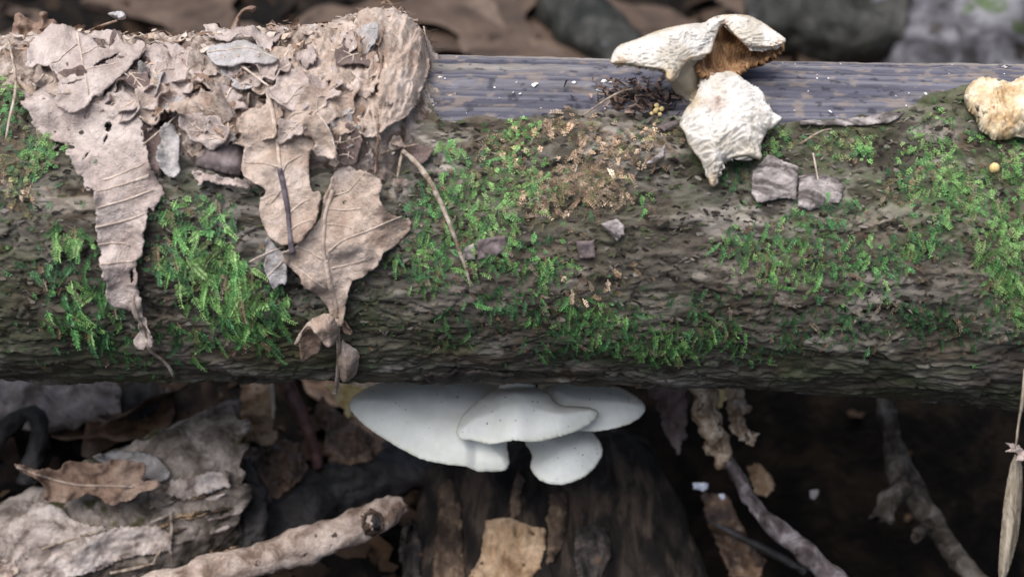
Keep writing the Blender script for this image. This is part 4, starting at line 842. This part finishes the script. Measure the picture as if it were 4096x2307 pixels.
sheet('cap', star, SFX, M['dry_shroom'], t, step=.9, jag=.12, smooth=0, lift=star_lift, thick=lambda x, y, e: .001+.003*sstep(0, 8, e),
      colf=tint_edge((1, 1, 1), (.88, .76, .55), 1.3, [(*cE([(1010, 800)])[0], 9, (.66, .52, .46)), (*cE([(840, 750)])[0], 9, (.92, .76, .48)), (*cE([(1000, 1320)])[0], 6, (.8, .62, .42)), (*cE([(1030, 780)])[0], 3.5, (.3, .2, .17))]), seed=63)
SV, SF = loft([(cE([(820, 700)])[0], cE([(940, 640)])[0], FD), (cE([(840, 760)])[0], cE([(980, 720)])[0], FD-.001), (cE([(900, 830)])[0], cE([(1060, 760)])[0], FD-.004)], FD, .8, 20, 12, .0005, .004, 4)
mk('stem', SV, SF, M['dry_shroom'], t, cols=np.tile(np.array([[.92, .8, .6]]), (len(SV), 1)))

# tan fungus at the right edge
tanp = cG([(1180, 690), (1215, 630), (1300, 600), (1420, 612), (1500, 645), (1560, 602), (1650, 590), (1760, 610), (1850, 700), (1830, 850), (1720, 930), (1620, 962), (1540, 1000), (1400, 1022), (1360, 972), (1310, 960), (1290, 900), (1270, 840), (1210, 790)])
t = thing('tan_fungus', 'knobbly tan heart-shaped fungus growing on the edge of bark and bare wood', 'fungus', surf_at(surf_log(0), np.mean(tanp, 0)))
w3 = wrinkle(.0018, 43, 1.6, 1.6, 9)
sheet('cap', tanp, surf_log(.003), M['tan_fungus'], t, step=1.3, jag=.4, lift=lambda x, y, e: .006*np.sqrt(np.clip(e/14, 0, 1))+w3(x, y, e)*sstep(0, 4, e)-.003*np.exp(-((x-1003)**2+(y-110)**2)/90), thick=.004, seed=65)
SV, SF = loft([((990, 105), (1020, 105), FD+.012), ((992, 118), (1022, 118), FD+.004)], FD, .9, 14, 8)
mk('stem', SV, SF, M['tan_fungus'], t)

# pale fungus balls
def ball(c, r, seed):
    n1, n2 = 10, 14; V = []
    for i in range(n1+1):
        for j in range(n2):
            a, b = math.pi*i/n1, 2*math.pi*j/n2; V.append([math.sin(a)*math.cos(b), math.sin(a)*math.sin(b), math.cos(a)])
    V = np.array(V); V = c + V*r*(1+.1*fbm(V*1.5+seed, 2, seed))[:, None]
    F = [(i*n2+j, (i+1)*n2+j, (i+1)*n2+(j+1) % n2, i*n2+(j+1) % n2) for i in range(n1) for j in range(n2)]
    return V, F
for i, (x, y, r) in enumerate(cE([(590, 770)])[0:1] and [(*cE([(a, b)])[0], r) for a, b, r in ((592, 772, 2.8), (628, 800, 2.7), (585, 812, 2.9), (556, 824, 2.0), (614, 846, 2.1), (600, 792, 2.5))]):
    p, nn, _ = on_bark(np.array([x]), np.array([y])); V, F = ball(p[0]+nn[0]*(r*.00026), r*.00028, i)
    tag(mk('fungus_ball', V, F, M['egg']), 'tiny pale yellow fungus ball in the cluster beside the dried mushroom stem', 'fungus', 'cluster of tiny fungus balls')
p, nn, _ = on_bark(np.array([992.5]), np.array([170.])); V, F = ball(p[0]+nn[0]*.0012, .0014, 9)
tag(mk('fungus_ball', V, F, M['egg']), 'single pale yellow fungus ball in the moss below the tan fungus', 'fungus')

# ------------------------------------------------------------------ white oyster mushrooms under the log
def oyster(label, poly, z, tilt, dome, seed, foot_px, fold=None):
    """shelf cap: a domed, gently waved disc on a nearly level plane"""
    ny, nxx = tilt; nrm = np.array([nxx, ny, 1.]); sf = surf_plane([0, 0, z], nrm)
    b = surf_at(sf, foot_px); t = thing('oyster_mushroom', label, 'mushroom', b+np.array([0, 0, .0]), 'white oyster mushrooms under the log' if False else None)
    ext = np.array(poly); mxe = 34.
    def lf(x, y, e):
        h = dome*(1-(1-np.clip(e/mxe, 0, 1))**2.0) + fb2(x, y, 60, 2, seed)*.0007*sstep(0, 6, e) + fb2(x, y, 22, 2, seed+3)*.0003
        if fold: h = h + fold(x, y, e)
        return h
    sheet('cap', poly, sf, M['oyster'], t, step=1.8, jag=.32, colf=tint_edge((1, 1, 1), (.93, .90, .76), 2.2), lift=lf, thick=lambda x, y, e: .0006+.0022*sstep(0, 14, e), smooth=2, seed=seed)
    pe = chaikin(np.array(poly, float), 2); lo_, hi_ = pe.min(0), pe.max(0); qd = lo_+(hi_-lo_)*RNG.uniform(0, 1, (60, 2)); qd = qd[inside(pe, qd)]; qd = qd[edist(pe, qd) > 3][:18]
    bp = sf(qd[:, 0], qd[:, 1], lf(qd[:, 0], qd[:, 1], edist(pe, qd))+.0001); nu = np.tile(nrm/np.linalg.norm(nrm), (len(bp), 1))
    shards('dirt_specks', bp, nu, RNG.uniform(.0002, .0007, len(bp)), pick([lin(96, 84, 70), lin(60, 52, 44), lin(140, 128, 108)], len(bp)), M['shard'], None, None, t, aspect=(.3, .9), lift=.1)
    # short stem running up into the underside of the log
    top = np.array([b[0], .006, loff(b[0])*UP[2]-lrad(b[0])*.93])
    mid = np.array([b[0], (b[1]+top[1])/2+.006, min(b[2], top[2])-.002])
    tube('stem', [b-np.array([0, 0, .003]), mid, top], [.006, .005, .0055], M['oyster_stem'], t, seg=14, wob=.1, sub=.002)
    return t
oyster('largest white oyster mushroom, its broad cap tucked under both its neighbour and the log',
       cH([(172, 210), (195, 150), (300, 90), (420, 40), (700, 10), (1100, 20), (1260, 60), (1330, 200), (1330, 380), (1300, 480), (1330, 560), (1325, 625), (1280, 660), (1050, 657), (900, 641), (750, 616), (600, 560), (450, 470), (300, 372), (195, 275)]), -.040, (-.16, .0), .0052, 71, cH([(800, 40)])[0],
       fold=lambda x, y, e: -.0028*sstep(464, 478, x)*sstep(438, 452, y))
oyster('top white oyster mushroom overlapping the others, with a bright front rim',
       cH([(945, 390), (972, 300), (1060, 212), (1150, 138), (1260, 90), (1450, 60), (1600, 110), (1650, 190), (1720, 216), (1850, 208), (1945, 222), (1975, 258), (1932, 312), (1822, 386), (1700, 441), (1500, 486), (1300, 498), (1150, 486), (1060, 463), (970, 462), (945, 425)]), -.0315, (-.16, -.02), .0048, 72, cH([(1380, 90)])[0],
       fold=lambda x, y, e: .0022*np.exp(-((x-515)/16)**2)*sstep(385, 405, y)-.0015*sstep(560, 595, x))
oyster('white oyster mushroom at the back, half hidden behind the overlapping cap',
       cH([(1560, 60), (1800, 40), (2050, 60), (2200, 120), (2300, 195), (2308, 262), (2240, 325), (2100, 382), (1900, 407), (1780, 392), (1640, 320), (1560, 190)]), -.0385, (-.14, .03), .0045, 73, cH([(1850, 60)])[0])
oyster('lowest and smallest white oyster mushroom with a rounded drooping cap',
       cH([(1478, 535), (1490, 590), (1472, 645), (1490, 695), (1540, 748), (1620, 782), (1750, 777), (1880, 722), (1982, 612), (2000, 550), (1985, 485), (1940, 425), (1880, 370), (1700, 340), (1520, 380), (1420, 470)]), -.051, (-.22, .02), .005, 74, cH([(1650, 400)])[0])

# ------------------------------------------------------------------ things on the ground below
# broken log, lower left
BV, BF = loft([(cI([(-500, 1150)])[0], cI([(-50, 2100)])[0], .462), (cI([(0, 960)])[0], cI([(480, 1800)])[0], .462), (cI([(440, 740)])[0], cI([(850, 1620)])[0], .464), (cI([(930, 450)])[0], cI([(1250, 1430)])[0], .468), (cI([(1320, 290)])[0], cI([(1560, 1280)])[0], .472), (cI([(1660, 150)])[0], cI([(1690, 1190)])[0], .476)], .465, .75, 190, 220, .0024, .012, 5, .006)
_d = BV-BV.mean(0); _q = np.stack([BV[:, 0]/.009, BV[:, 1]/.004, BV[:, 2]/.004], 1); _r = np.abs(fbm(_q, 4, 77)); _s = fbm(_q*.45, 3, 78); _s = np.floor(_s*4)/4
BV = BV + np.array([0, -.5, .85])[None]*((_s*.0014-_r*.0008)[:, None])
t = thing('broken_log', 'short broken log with grey flaking bark lying under the mossy log', 'log', BV.mean(0)-[0, 0, .03])
mk('trunk', BV, BF, M['old_log'], t); sBL = surf_bvh(BV, BF, .45)
def on_blog(name, poly, mt, parent, lf, thick=.0012, seed=1, step=1.6, jag=1.2): 
    return sheet(name, poly, sBL, mt, parent, thick=thick, jag=jag, lift=lambda x, y, e: lf(x, y, e)+fb2(x, y*1.8+x*.6, 5, 3, seed)*.0003, seed=seed, step=step, smooth=0)
on_blog('bark_plate', cI([(-60, 980), (150, 900), (420, 930), (560, 1060), (800, 1100), (1150, 1080), (1240, 1160), (1220, 1260), (1000, 1290), (880, 1310), (740, 1390), (570, 1440), (470, 1500), (300, 1460), (200, 1600), (-60, 1600)]), M['pink_bark'], t, lambda x, y, e: .0020+fb2(x, y, 40, 2, 5)*.0012+.0004*sstep(0, 5, e), seed=81)
on_blog('bark_plate', cI([(1200, 850), (1230, 760), (1440, 720), (1640, 690), (1650, 790), (1520, 830), (1380, 880), (1320, 900)]), M['pink_bark'], t, lambda x, y, e: .003+fb2(x, y, 12, 3, 6)*.001, seed=82, step=1.6)
on_blog('bark_plate', cI([(-40, 1330), (100, 1320), (130, 1400), (60, 1520), (-40, 1520)]), M['stick'], t, lambda x, y, e: .004+fb2(x, y, 12, 3, 6)*.001, seed=83, step=1.8)
for i in range(16):                                              # splinters at the torn end
    a = random.uniform(1000, 1640); b = random.uniform(880, 1330)
    on_blog('splinter', cI([(a-random.uniform(60, 140), b+20), (a, b-random.uniform(5, 28)), (a+random.uniform(40, 120), b-35), (a+30, b+random.uniform(4, 20)-10)]), [M['pink_bark'], M['tan_wood'], M['rot_wood']][i % 3], t, lambda x, y, e: .0012+fb2(x, y, 8, 2, i)*.001, seed=90+i, step=2.0, jag=.4)
for i, (a, b, c) in enumerate([((1230, 1000), (1240, 1150), (1180, 1260)), ((1180, 1220), (1130, 1290), (1105, 1345)), ((1215, 1230), (1235, 1290), (1240, 1355)), ((580, 1150), (650, 1140), (770, 1100)), ((790, 1420), (950, 1390), (1120, 1345)), ((300, 1250), (420, 1200), (560, 1170))]):
    q = resample(chaikin(np.array(cI([a, b, c])), 2, False), 3, False)
    V, F = tube3(sBL(q[:, 0], q[:, 1], np.full(len(q), .0022)), [.0005, .0006, .0003], seg=6, smoothn=1)
    tag(mk('straw', V, F, M['twig']), 'thin dry straw lying on the flaking bark of the short broken log', 'straw', 'straws on the broken log')
# curled leaf on the broken log
tl_ = thing('dead_leaf', 'dry orange-tan lobed leaf lying on the short broken log', 'leaf', surf_at(sBL, cI([(700, 760)])[0]))
lf_ = lambda x, y, e: .005+fb2(x, y, 16, 3, 7)*.0022+.0015*sstep(6, 0, e)*fb2(x, y, 9, 2, 2)
lp = cI([(90, 632), (150, 640), (280, 688), (320, 660), (430, 690), (460, 620), (560, 612), (700, 640), (830, 600), (1040, 620), (1050, 690), (1000, 770), (1150, 750), (1172, 790), (1130, 812), (1000, 830), (960, 892), (870, 905), (800, 950), (700, 862), (640, 842), (530, 892), (430, 917), (300, 892), (345, 820), (280, 742), (140, 690)])
sheet('blade', lp, surf_cam(.445), M['leaf_brown'], tl_, lift=lambda x, y, e: lf_(x, y, e), seed=85, step=1.8, jag=.5)
q = resample(chaikin(np.array(cI([(120, 655), (350, 740), (560, 790), (760, 790), (960, 800)])), 2, False), 3, False)
tube('midrib', surf_cam(.445)(q[:, 0], q[:, 1], lf_(q[:, 0], q[:, 1], np.full(len(q), 9.))+.0004), [.0005, .0003], M['leaf_tan'], tl_, smoothn=0)
o = sheet('leaf_scrap', cI([(640, 600), (740, 560), (900, 540), (1100, 560), (1180, 640), (1230, 700), (1180, 760), (1050, 740), (900, 650)]), sBL, M['leaf_grey'], None, lift=lambda x, y, e: .003+fb2(x, y, 14, 3, 9)*.0012, seed=86, step=2); tag(o, 'greenish grey leaf scrap behind the orange-tan leaf on the broken log', 'leaf')

def stick(name, label, rows, mt, ratio=.9, rough=.0008, rsc=.006, seed=1, cat='stick', sub=60, seg=28, er=.002):
    V, F = loft(rows, .46, ratio, seg, sub, rough, rsc, seed, er); t = thing(name, label, cat, V.mean(0)); mk('branch', V, F, mt, t); return t, V, F
def rows_from(pts, crp, half, dep):
    p = np.array(crp(pts)); tg = np.gradient(p, axis=0); tg /= np.linalg.norm(tg, axis=1)[:, None]; nm = np.stack([tg[:, 1], -tg[:, 0]], 1)
    h = np.interp(np.linspace(0, 1, len(p)), np.linspace(0, 1, len(half)), half)[:, None]; d = np.interp(np.linspace(0, 1, len(p)), np.linspace(0, 1, len(dep)), dep)
    return [(tuple(a), tuple(b), c) for a, b, c in zip(p-nm*h, p+nm*h, d)]
t, V, F = stick('pale_stick', 'thick pale broken stick with a dark knot near its end', rows_from([(-250, 1640), (150, 1480), (450, 1360), (800, 1260), (1150, 1140), (1450, 1020), (1640, 930)], cJ, [24, 22, 17, 17, 18, 16, 11], [.43, .455]), M['stick'], seed=14, rough=.0014)
sS = surf_bvh(V, F, .45)
kn = P1(*cJ([(1410, 1070)])[0], (sS(np.array([cJ([(1410, 1070)])[0][0]]), np.array([cJ([(1410, 1070)])[0][1]]), np.zeros(1))[0]-CAM)@FW)
kb = sheet('knot', cJ([(1340, 1000), (1420, 950), (1490, 1010), (1500, 1090), (1440, 1160), (1375, 1140), (1335, 1080)]), sS, M['rot_wood'], t, thick=.002, step=1.3, jag=.9, lift=lambda x, y, e: .0012*np.exp(-((e-1.5)/1.6)**2)+.0002+fb2(x, y, 4, 2, 5)*.0006, seed=3, smooth=0)
sheet('knot_hole', cJ([(1425, 1000), (1470, 1010), (1490, 1070), (1470, 1120), (1430, 1110), (1415, 1050)]), sS, M['wet_wood'], kb, thick=.001, step=1.2, jag=.6, lift=lambda x, y, e: .0012+0*x, seed=4, smooth=0)
stick('dark_log_or_hollow', 'wet black rotting log lying across the dark ground behind the pale stick', rows_from([(450, 1300), (800, 1080), (1150, 880), (1500, 720), (1850, 560)], cJ, [34, 36, 34, 30], [.49, .515]), M['wet_wood'], seed=15, rough=.003, rsc=.012, cat='log', seg=50)
stick('dark_stub', 'short dark upright stub at the torn end of the broken log', rows_from([(520, 620), (560, 800), (580, 1000), (560, 1250)], cJ, [8, 10, 12, 14], [.475, .47]), M['wet_wood'], seed=16, rough=.002, cat='stub')
stick('dark_root', 'black bent root arching beside the broken log at the far left', rows_from([(-150, 640), (20, 420), (140, 290), (260, 260), (300, 420), (240, 620), (200, 780)], cI, [7, 7, 9, 11, 10, 10], [.482, .470]), M['wet_wood'], seed=17, rough=.001, cat='root')
stick('bark_log', 'pale pinkish weathered branch lying just behind the black bent root', rows_from([(-300, 260), (100, 190), (400, 190), (680, 190), (860, 140)], cI, [30, 28, 26, 20], [.505, .51]), M['pink_bark'], seed=18, rough=.003, rsc=.01, cat='branch', seg=44)
stick('dark_log_or_hollow', 'near-black round shape standing in for the shaded hollow between the pinkish branch and the broken log', rows_from([(880, 300), (1000, 240), (1120, 200), (1230, 180)], cI, [22, 26, 27, 24], [.512, .52]), M['wet_wood'], seed=19, rough=.0015, cat='log')  # solid black shape put where there is only a shaded hollow
stick('red_twig', 'smooth reddish-brown twig angled down under the log beside the largest white mushroom', rows_from([(780, 20), (850, 150), (930, 330), (990, 480), (1030, 660)], cJ, [8, 7, 6, 5], [.49, .50]), M['red_twig'], seed=20, rough=.0004, cat='twig')
stick('pale_straw', 'thin whitish upright stem behind the reddish-brown twig', rows_from([(695, 60), (705, 180), (705, 310)], cJ, [2, 2.4, 1.5], [.485, .485]), M['vein'], seed=21, rough=.0002, cat='stem')
# leaves and rotten wood pieces traced on the ground
def gpiece(name, label, poly, depth, mt, cat='leaf', amp=.002, thick=.0008, seed=1, tiltx=0., tilty=0., step=1.9, jag=1.1, bow=0.):
    c = np.mean(poly, 0); sf = surf_cam(lambda px, py: depth+(px-c[0])*tiltx*.0003+(c[1]-py)*tilty*.0003)
    o = sheet(name, poly, sf, mt, None, thick=thick, jag=jag, lift=lambda x, y, e: fb2(x, y, 18, 3, seed)*amp+fb2(x, y, 5, 3, seed+2)*amp*.35+bow*sstep(0, 12, e), seed=seed, step=step, smooth=0); return tag(o, label, cat)
gpiece('dead_leaf', 'flat tan leaf under the log above the short dark stub', cJ([(470, 60), (680, 60), (720, 250), (700, 380), (760, 450), (650, 500), (560, 470), (480, 440), (470, 200)]), .500, M['tan_wood'], seed=101, tilty=.6)
gpiece('dead_leaf', 'brown pitted leaf lying below the flat tan leaf', cJ([(490, 500), (640, 540), (780, 460), (900, 500), (960, 660), (900, 760), (800, 820), (700, 930), (620, 900), (560, 700), (480, 620)]), .495, M['litter_wet'], seed=102, tilty=.7)
gpiece('dead_leaf', 'dull brown leaf with pale edge between the broken log and the flat tan leaf', cI([(1230, 60), (1500, 70), (1600, 130), (1560, 220), (1380, 320), (1250, 330), (1260, 200)]), .515, M['tan_wood'], seed=103, tilty=.6)
gpiece('leaf_scrap', 'glowing cream leaf scrap behind the edge of the largest white mushroom', cJ([(1080, 60), (1390, 85), (1310, 150), (1260, 200), (1265, 270), (1310, 300), (1240, 290), (1200, 230), (1150, 160)]), .492, M['dry_shroom'] if False else M['egg'], seed=104)
gpiece('dead_leaf', 'mottled grey-brown leaf beside the reddish-brown twig', cJ([(1050, 150), (1200, 280), (1400, 420), (1520, 530), (1380, 620), (1200, 640), (1060, 560), (1090, 400), (1000, 280)]), .500, M['litter_wet'], seed=105, tilty=.5)
V, F = loft([((425, 468), (655, 455), .515), ((420, 500), (668, 480), .500), ((410, 540), (690, 530), .488), ((400, 600), (715, 590), .476), ((395, 680), (735, 680), .466)], .48, .45, 150, 150, .0016, .012, 51)
_q = np.stack([V[:, 0]/.006, V[:, 1]/.03, V[:, 2]/.03], 1); V = V+np.array([0, -.7, .5])[None]*((-np.abs(fbm(_q, 4, 88))*.004+np.floor(fbm(_q*.4, 2, 89)*3)/3*.003)[:, None])
t = thing('rotten_stump', 'dark upright rotten stump with brown bark strips and a tan patch below white mushrooms', 'stump', V.mean(0)-[0, 0, .04])
mk('stump', V, F, M['stump'], t); sSt = surf_bvh(V, F, .48)
for k_, (pts, mt_, nm) in enumerate([([(820, 760), (900, 740), (960, 850), (985, 1100), (1010, 1480), (760, 1480), (800, 1100)], 'rot_wood', 'bark_strip'), ([(1150, 1050), (1200, 1030), (1340, 1020), (1480, 1080), (1590, 1100), (1570, 1300), (1480, 1480), (1010, 1480), (1060, 1390), (1120, 1310)], 'tan_wood', 'tan_patch'),
        ([(1390, 670), (1440, 760), (1400, 860), (1410, 990), (1350, 1010), (1335, 880), (1350, 790)], 'rot_wood', 'bark_strip'), ([(1620, 850), (1740, 830), (1740, 1080), (1700, 1240), (1640, 1340), (1590, 1340), (1610, 1100)], 'rot_wood', 'bark_strip'), ([(560, 1100), (650, 1050), (690, 1250), (670, 1480), (560, 1480)], 'dark_slab', 'bark_strip'), ([(1800, 1120), (1900, 1060), (2040, 1100), (2060, 1300), (1960, 1480), (1820, 1480), (1790, 1300)], 'dark_slab', 'bark_strip')]):
    sheet(nm, cH(pts), sSt, M[mt_], t, thick=.0018, jag=.7, smooth=0, step=1.8, lift=lambda x, y, e, s_=k_: .0012+.0012*sstep(0, 6, e)+fb2(x*1.6, y*.6, 12, 3, 160+s_)*.0012, seed=160+k_)
# right-hand hollow
stick('root_stub', 'thick shiny pinkish-tan root stub coming down from under the log above the grey twig', [(cK([(455, -60)])[0], cK([(605, -60)])[0], .468), (cK([(465, 120)])[0], cK([(630, 110)])[0], .466), (cK([(485, 300)])[0], cK([(670, 260)])[0], .466), (cK([(540, 460)])[0], cK([(715, 400)])[0], .468), (cK([(610, 560)])[0], cK([(745, 500)])[0], .471), (cK([(690, 660)])[0], cK([(760, 610)])[0], .474)], M['wet_pale'], seed=41, rough=.0026, rsc=.0045, cat='root', seg=22, sub=34)
gpiece('wet_leaf', 'pale yellow wet leaf scrap above the dark hollow', cK([(640, 80), (720, 80), (725, 180), (680, 240), (650, 200)]), .474, M['egg'], 'leaf', .001, .001, 132)
gpiece('wet_leaf', 'amber wet curled leaf beside the pinkish-tan root stub', cK([(725, 60), (820, 60), (860, 160), (905, 240), (850, 300), (880, 370), (955, 430), (930, 500), (850, 480), (790, 420), (740, 300)]), .474, M['wet_pale'], 'leaf', .004, .001, 133, tilty=.4, bow=.002)
gpiece('dead_leaf', 'dull mauve leaf between the back white mushroom and the pinkish curled leaf', cK([(130, 60), (440, 60), (440, 420), (380, 560), (300, 420), (240, 220)]), .490, M['leaf_dark'], seed=134, tilty=.6)
gpiece('dead_leaf', 'buff leaf lying under the grey twig in the dark hollow', cK([(880, 650), (960, 630), (1060, 720), (1080, 800), (1010, 870), (940, 840), (900, 740)]), .500, M['tan_wood'], seed=135, tilty=.5)
gpiece('dead_leaf', 'reddish brown leaf low in the dark hollow beside the grey twig', cK([(540, 850), (740, 860), (800, 1000), (900, 1200), (1000, 1330), (960, 1470), (760, 1440), (680, 1250), (600, 1080)]), .500, M['litter_wet'], seed=136, tilty=.6)
gpiece('wet_chip', 'rectangular wet chip with a white glint painted on, in the dark hollow', cK([(485, 768), (605, 768), (600, 815), (560, 828), (495, 815)]), .485, M['wet_chip'], 'chip', .0012, .001, 137, step=1.2, jag=.5)
gpiece('wet_chip', 'tiny wet chip with a painted white glint just below the rectangular one', cK([(670, 850), (715, 850), (722, 885), (690, 892)]), .485, M['wet_chip'], 'chip', .0002, .001, 138, step=1.2, jag=.1)
gpiece('leaf_scrap', 'tiny pale green leaf scrap alone in the dark hollow', cK([(1330, 825), (1395, 820), (1390, 850), (1365, 890), (1335, 880)]), .51, M['leaf_grey'], 'leaf', .0004, .0006, 139, step=1.2, jag=.2)
t, V, F = stick('grey_twig', 'long greyish twig slanting down through the dark hollow', rows_from([(700, 540), (800, 720), (900, 880), (960, 980), (1090, 1090), (1300, 1270), (1480, 1440), (1650, 1620)], cK, [5, 7, 8, 8, 10, 12, 13], [.474, .452]), M['grey_twig'], seed=22, rough=.0009, cat='twig')
stick('thin_root', 'thin dark root crossing below the grey twig in the hollow', rows_from([(590, 1040), (760, 1120), (920, 1210), (1120, 1300), (1300, 1420)], cK, [3, 3.5, 4, 4], [.49, .485]), M['wet_wood'], seed=23, rough=.0006, cat='root')
t, V, F = stick('forked_branch', 'knobbly dark branch with a broken side stub beside the grass blade', rows_from([(540, 250), (560, 420), (600, 620), (660, 820), (760, 960), (860, 1120), (1000, 1310), (1130, 1460), (1260, 1640)], cL, [9, 10, 11, 15, 12, 12, 13, 13], [.51, .475]), M['dark_twig'], seed=24, rough=.0016, rsc=.008, cat='branch')
V, F = loft(rows_from([(680, 860), (600, 930), (550, 1000), (530, 1080)], cL, [10, 9, 9, 10], [.490, .484]), .48, .9, 20, 20, .0012, .005, 3, .003); mk('side_stub', V, F, M['dark_twig'], t)
V, F = loft(rows_from([(830, 1110), (780, 1140), (745, 1185)], cL, [7, 5, 4], [.483, .479]), .48, .9, 14, 12, .0008, .005, 4, .002); mk('side_stub', V, F, M['dark_twig'], t)
# dry grass blade, right edge
t = thing('dry_grass', 'dry grey grass blade with a frayed pale joint hanging in front of the log', 'grass blade', P1(*cL([(1390, 650)])[0], .37))
sheet('blade', cL([(1362, 655), (1420, 690), (1428, 900), (1402, 1180), (1360, 1340), (1310, 1480), (1262, 1480), (1280, 1200), (1310, 900)]), surf_cam(.372), M['blade'], t, thick=.0004, step=1.7, jag=.15, lift=lambda x, y, e: .0018*sstep(0, 7, e), seed=3)
sheet('upper_blade', cL([(1432, 100), (1450, 160), (1440, 330), (1412, 430), (1392, 600), (1372, 640), (1385, 500), (1405, 360), (1420, 230)]), surf_cam(.366), M['blade'], t, thick=.0004, step=1.2, jag=.1, lift=lambda x, y, e: .0006*sstep(0, 2, e), seed=4)
sheet('frayed_sheath', cL([(1316, 588), (1362, 598), (1402, 612), (1436, 640), (1470, 690), (1420, 708), (1380, 702), (1398, 668), (1368, 646), (1314, 642), (1356, 626)]), surf_cam(.3675), M['leaf_pale'], t, thick=.0004, step=1.0, jag=.35, smooth=0, lift=lambda x, y, e: fb2(x, y, 4, 2, 6)*.0012, seed=5)

# ------------------------------------------------------------------ blurred things behind the log
stick('mossy_branch', 'dark wet mossy branch in the blur behind the log', rows_from([(950, -400), (1120, -100), (1300, 150), (1500, 420), (1720, 700)], cB if False else crop(400, 0, .13785), [26, 28, 30, 32], [.745, .665]), M['moss_log'], seed=31, rough=.006, rsc=.03, cat='branch', seg=40)
stick('brown_branch', 'brown rotten branch beside the dark mossy branch in the blur', rows_from([(650, -350), (700, -100), (800, 150), (900, 420), (1000, 650)], crop(400, 0, .13785), [18, 20, 22, 24], [.765, .69]), M['rot_wood'], seed=32, rough=.005, rsc=.03, cat='branch', seg=40)
stick('added_dark_log', 'near-black log shape added to darken the blur behind the folded mushroom', rows_from([(748, 30), (795, 22), (845, 26), (900, 34)], lambda q: q, [26, 34, 36, 30], [.715, .705]), M['moss_log'], seed=33, rough=.006, rsc=.03, cat='log', seg=40)  # added only to make this part of the background darker
def boulder(label, c, r, seed, mt):
    u_ = np.linspace(0, math.pi, 50); v_ = np.linspace(0, 2*math.pi, 81)[:-1]; A, B = [q.ravel() for q in np.meshgrid(u_, v_, indexing='ij')]
    d = np.stack([np.sin(A)*np.cos(B), np.sin(A)*np.sin(B), np.cos(A)], 1); k = 1+.25*fbm(d*1.3+seed, 3, seed)+.02*fbm(d*5+seed, 3, seed+1)
    V = np.array(c)+d*np.array(r)*k[:, None]; m_ = 80
    F = [(i*m_+j, (i+1)*m_+j, (i+1)*m_+(j+1) % m_, i*m_+(j+1) % m_) for i in range(49) for j in range(m_)]
    return tag(mk('rock', V, F, mt), label, 'rock')
boulder('grey blurred rock on the ground behind the tan fungus', (.315, .36, -.125), (.15, .10, .10), 3, M['rock'])
boulder('pale grey rock at the far edge of the blurred litter', (.47, .52, -.13), (.16, .12, .12), 8, M['rock'])
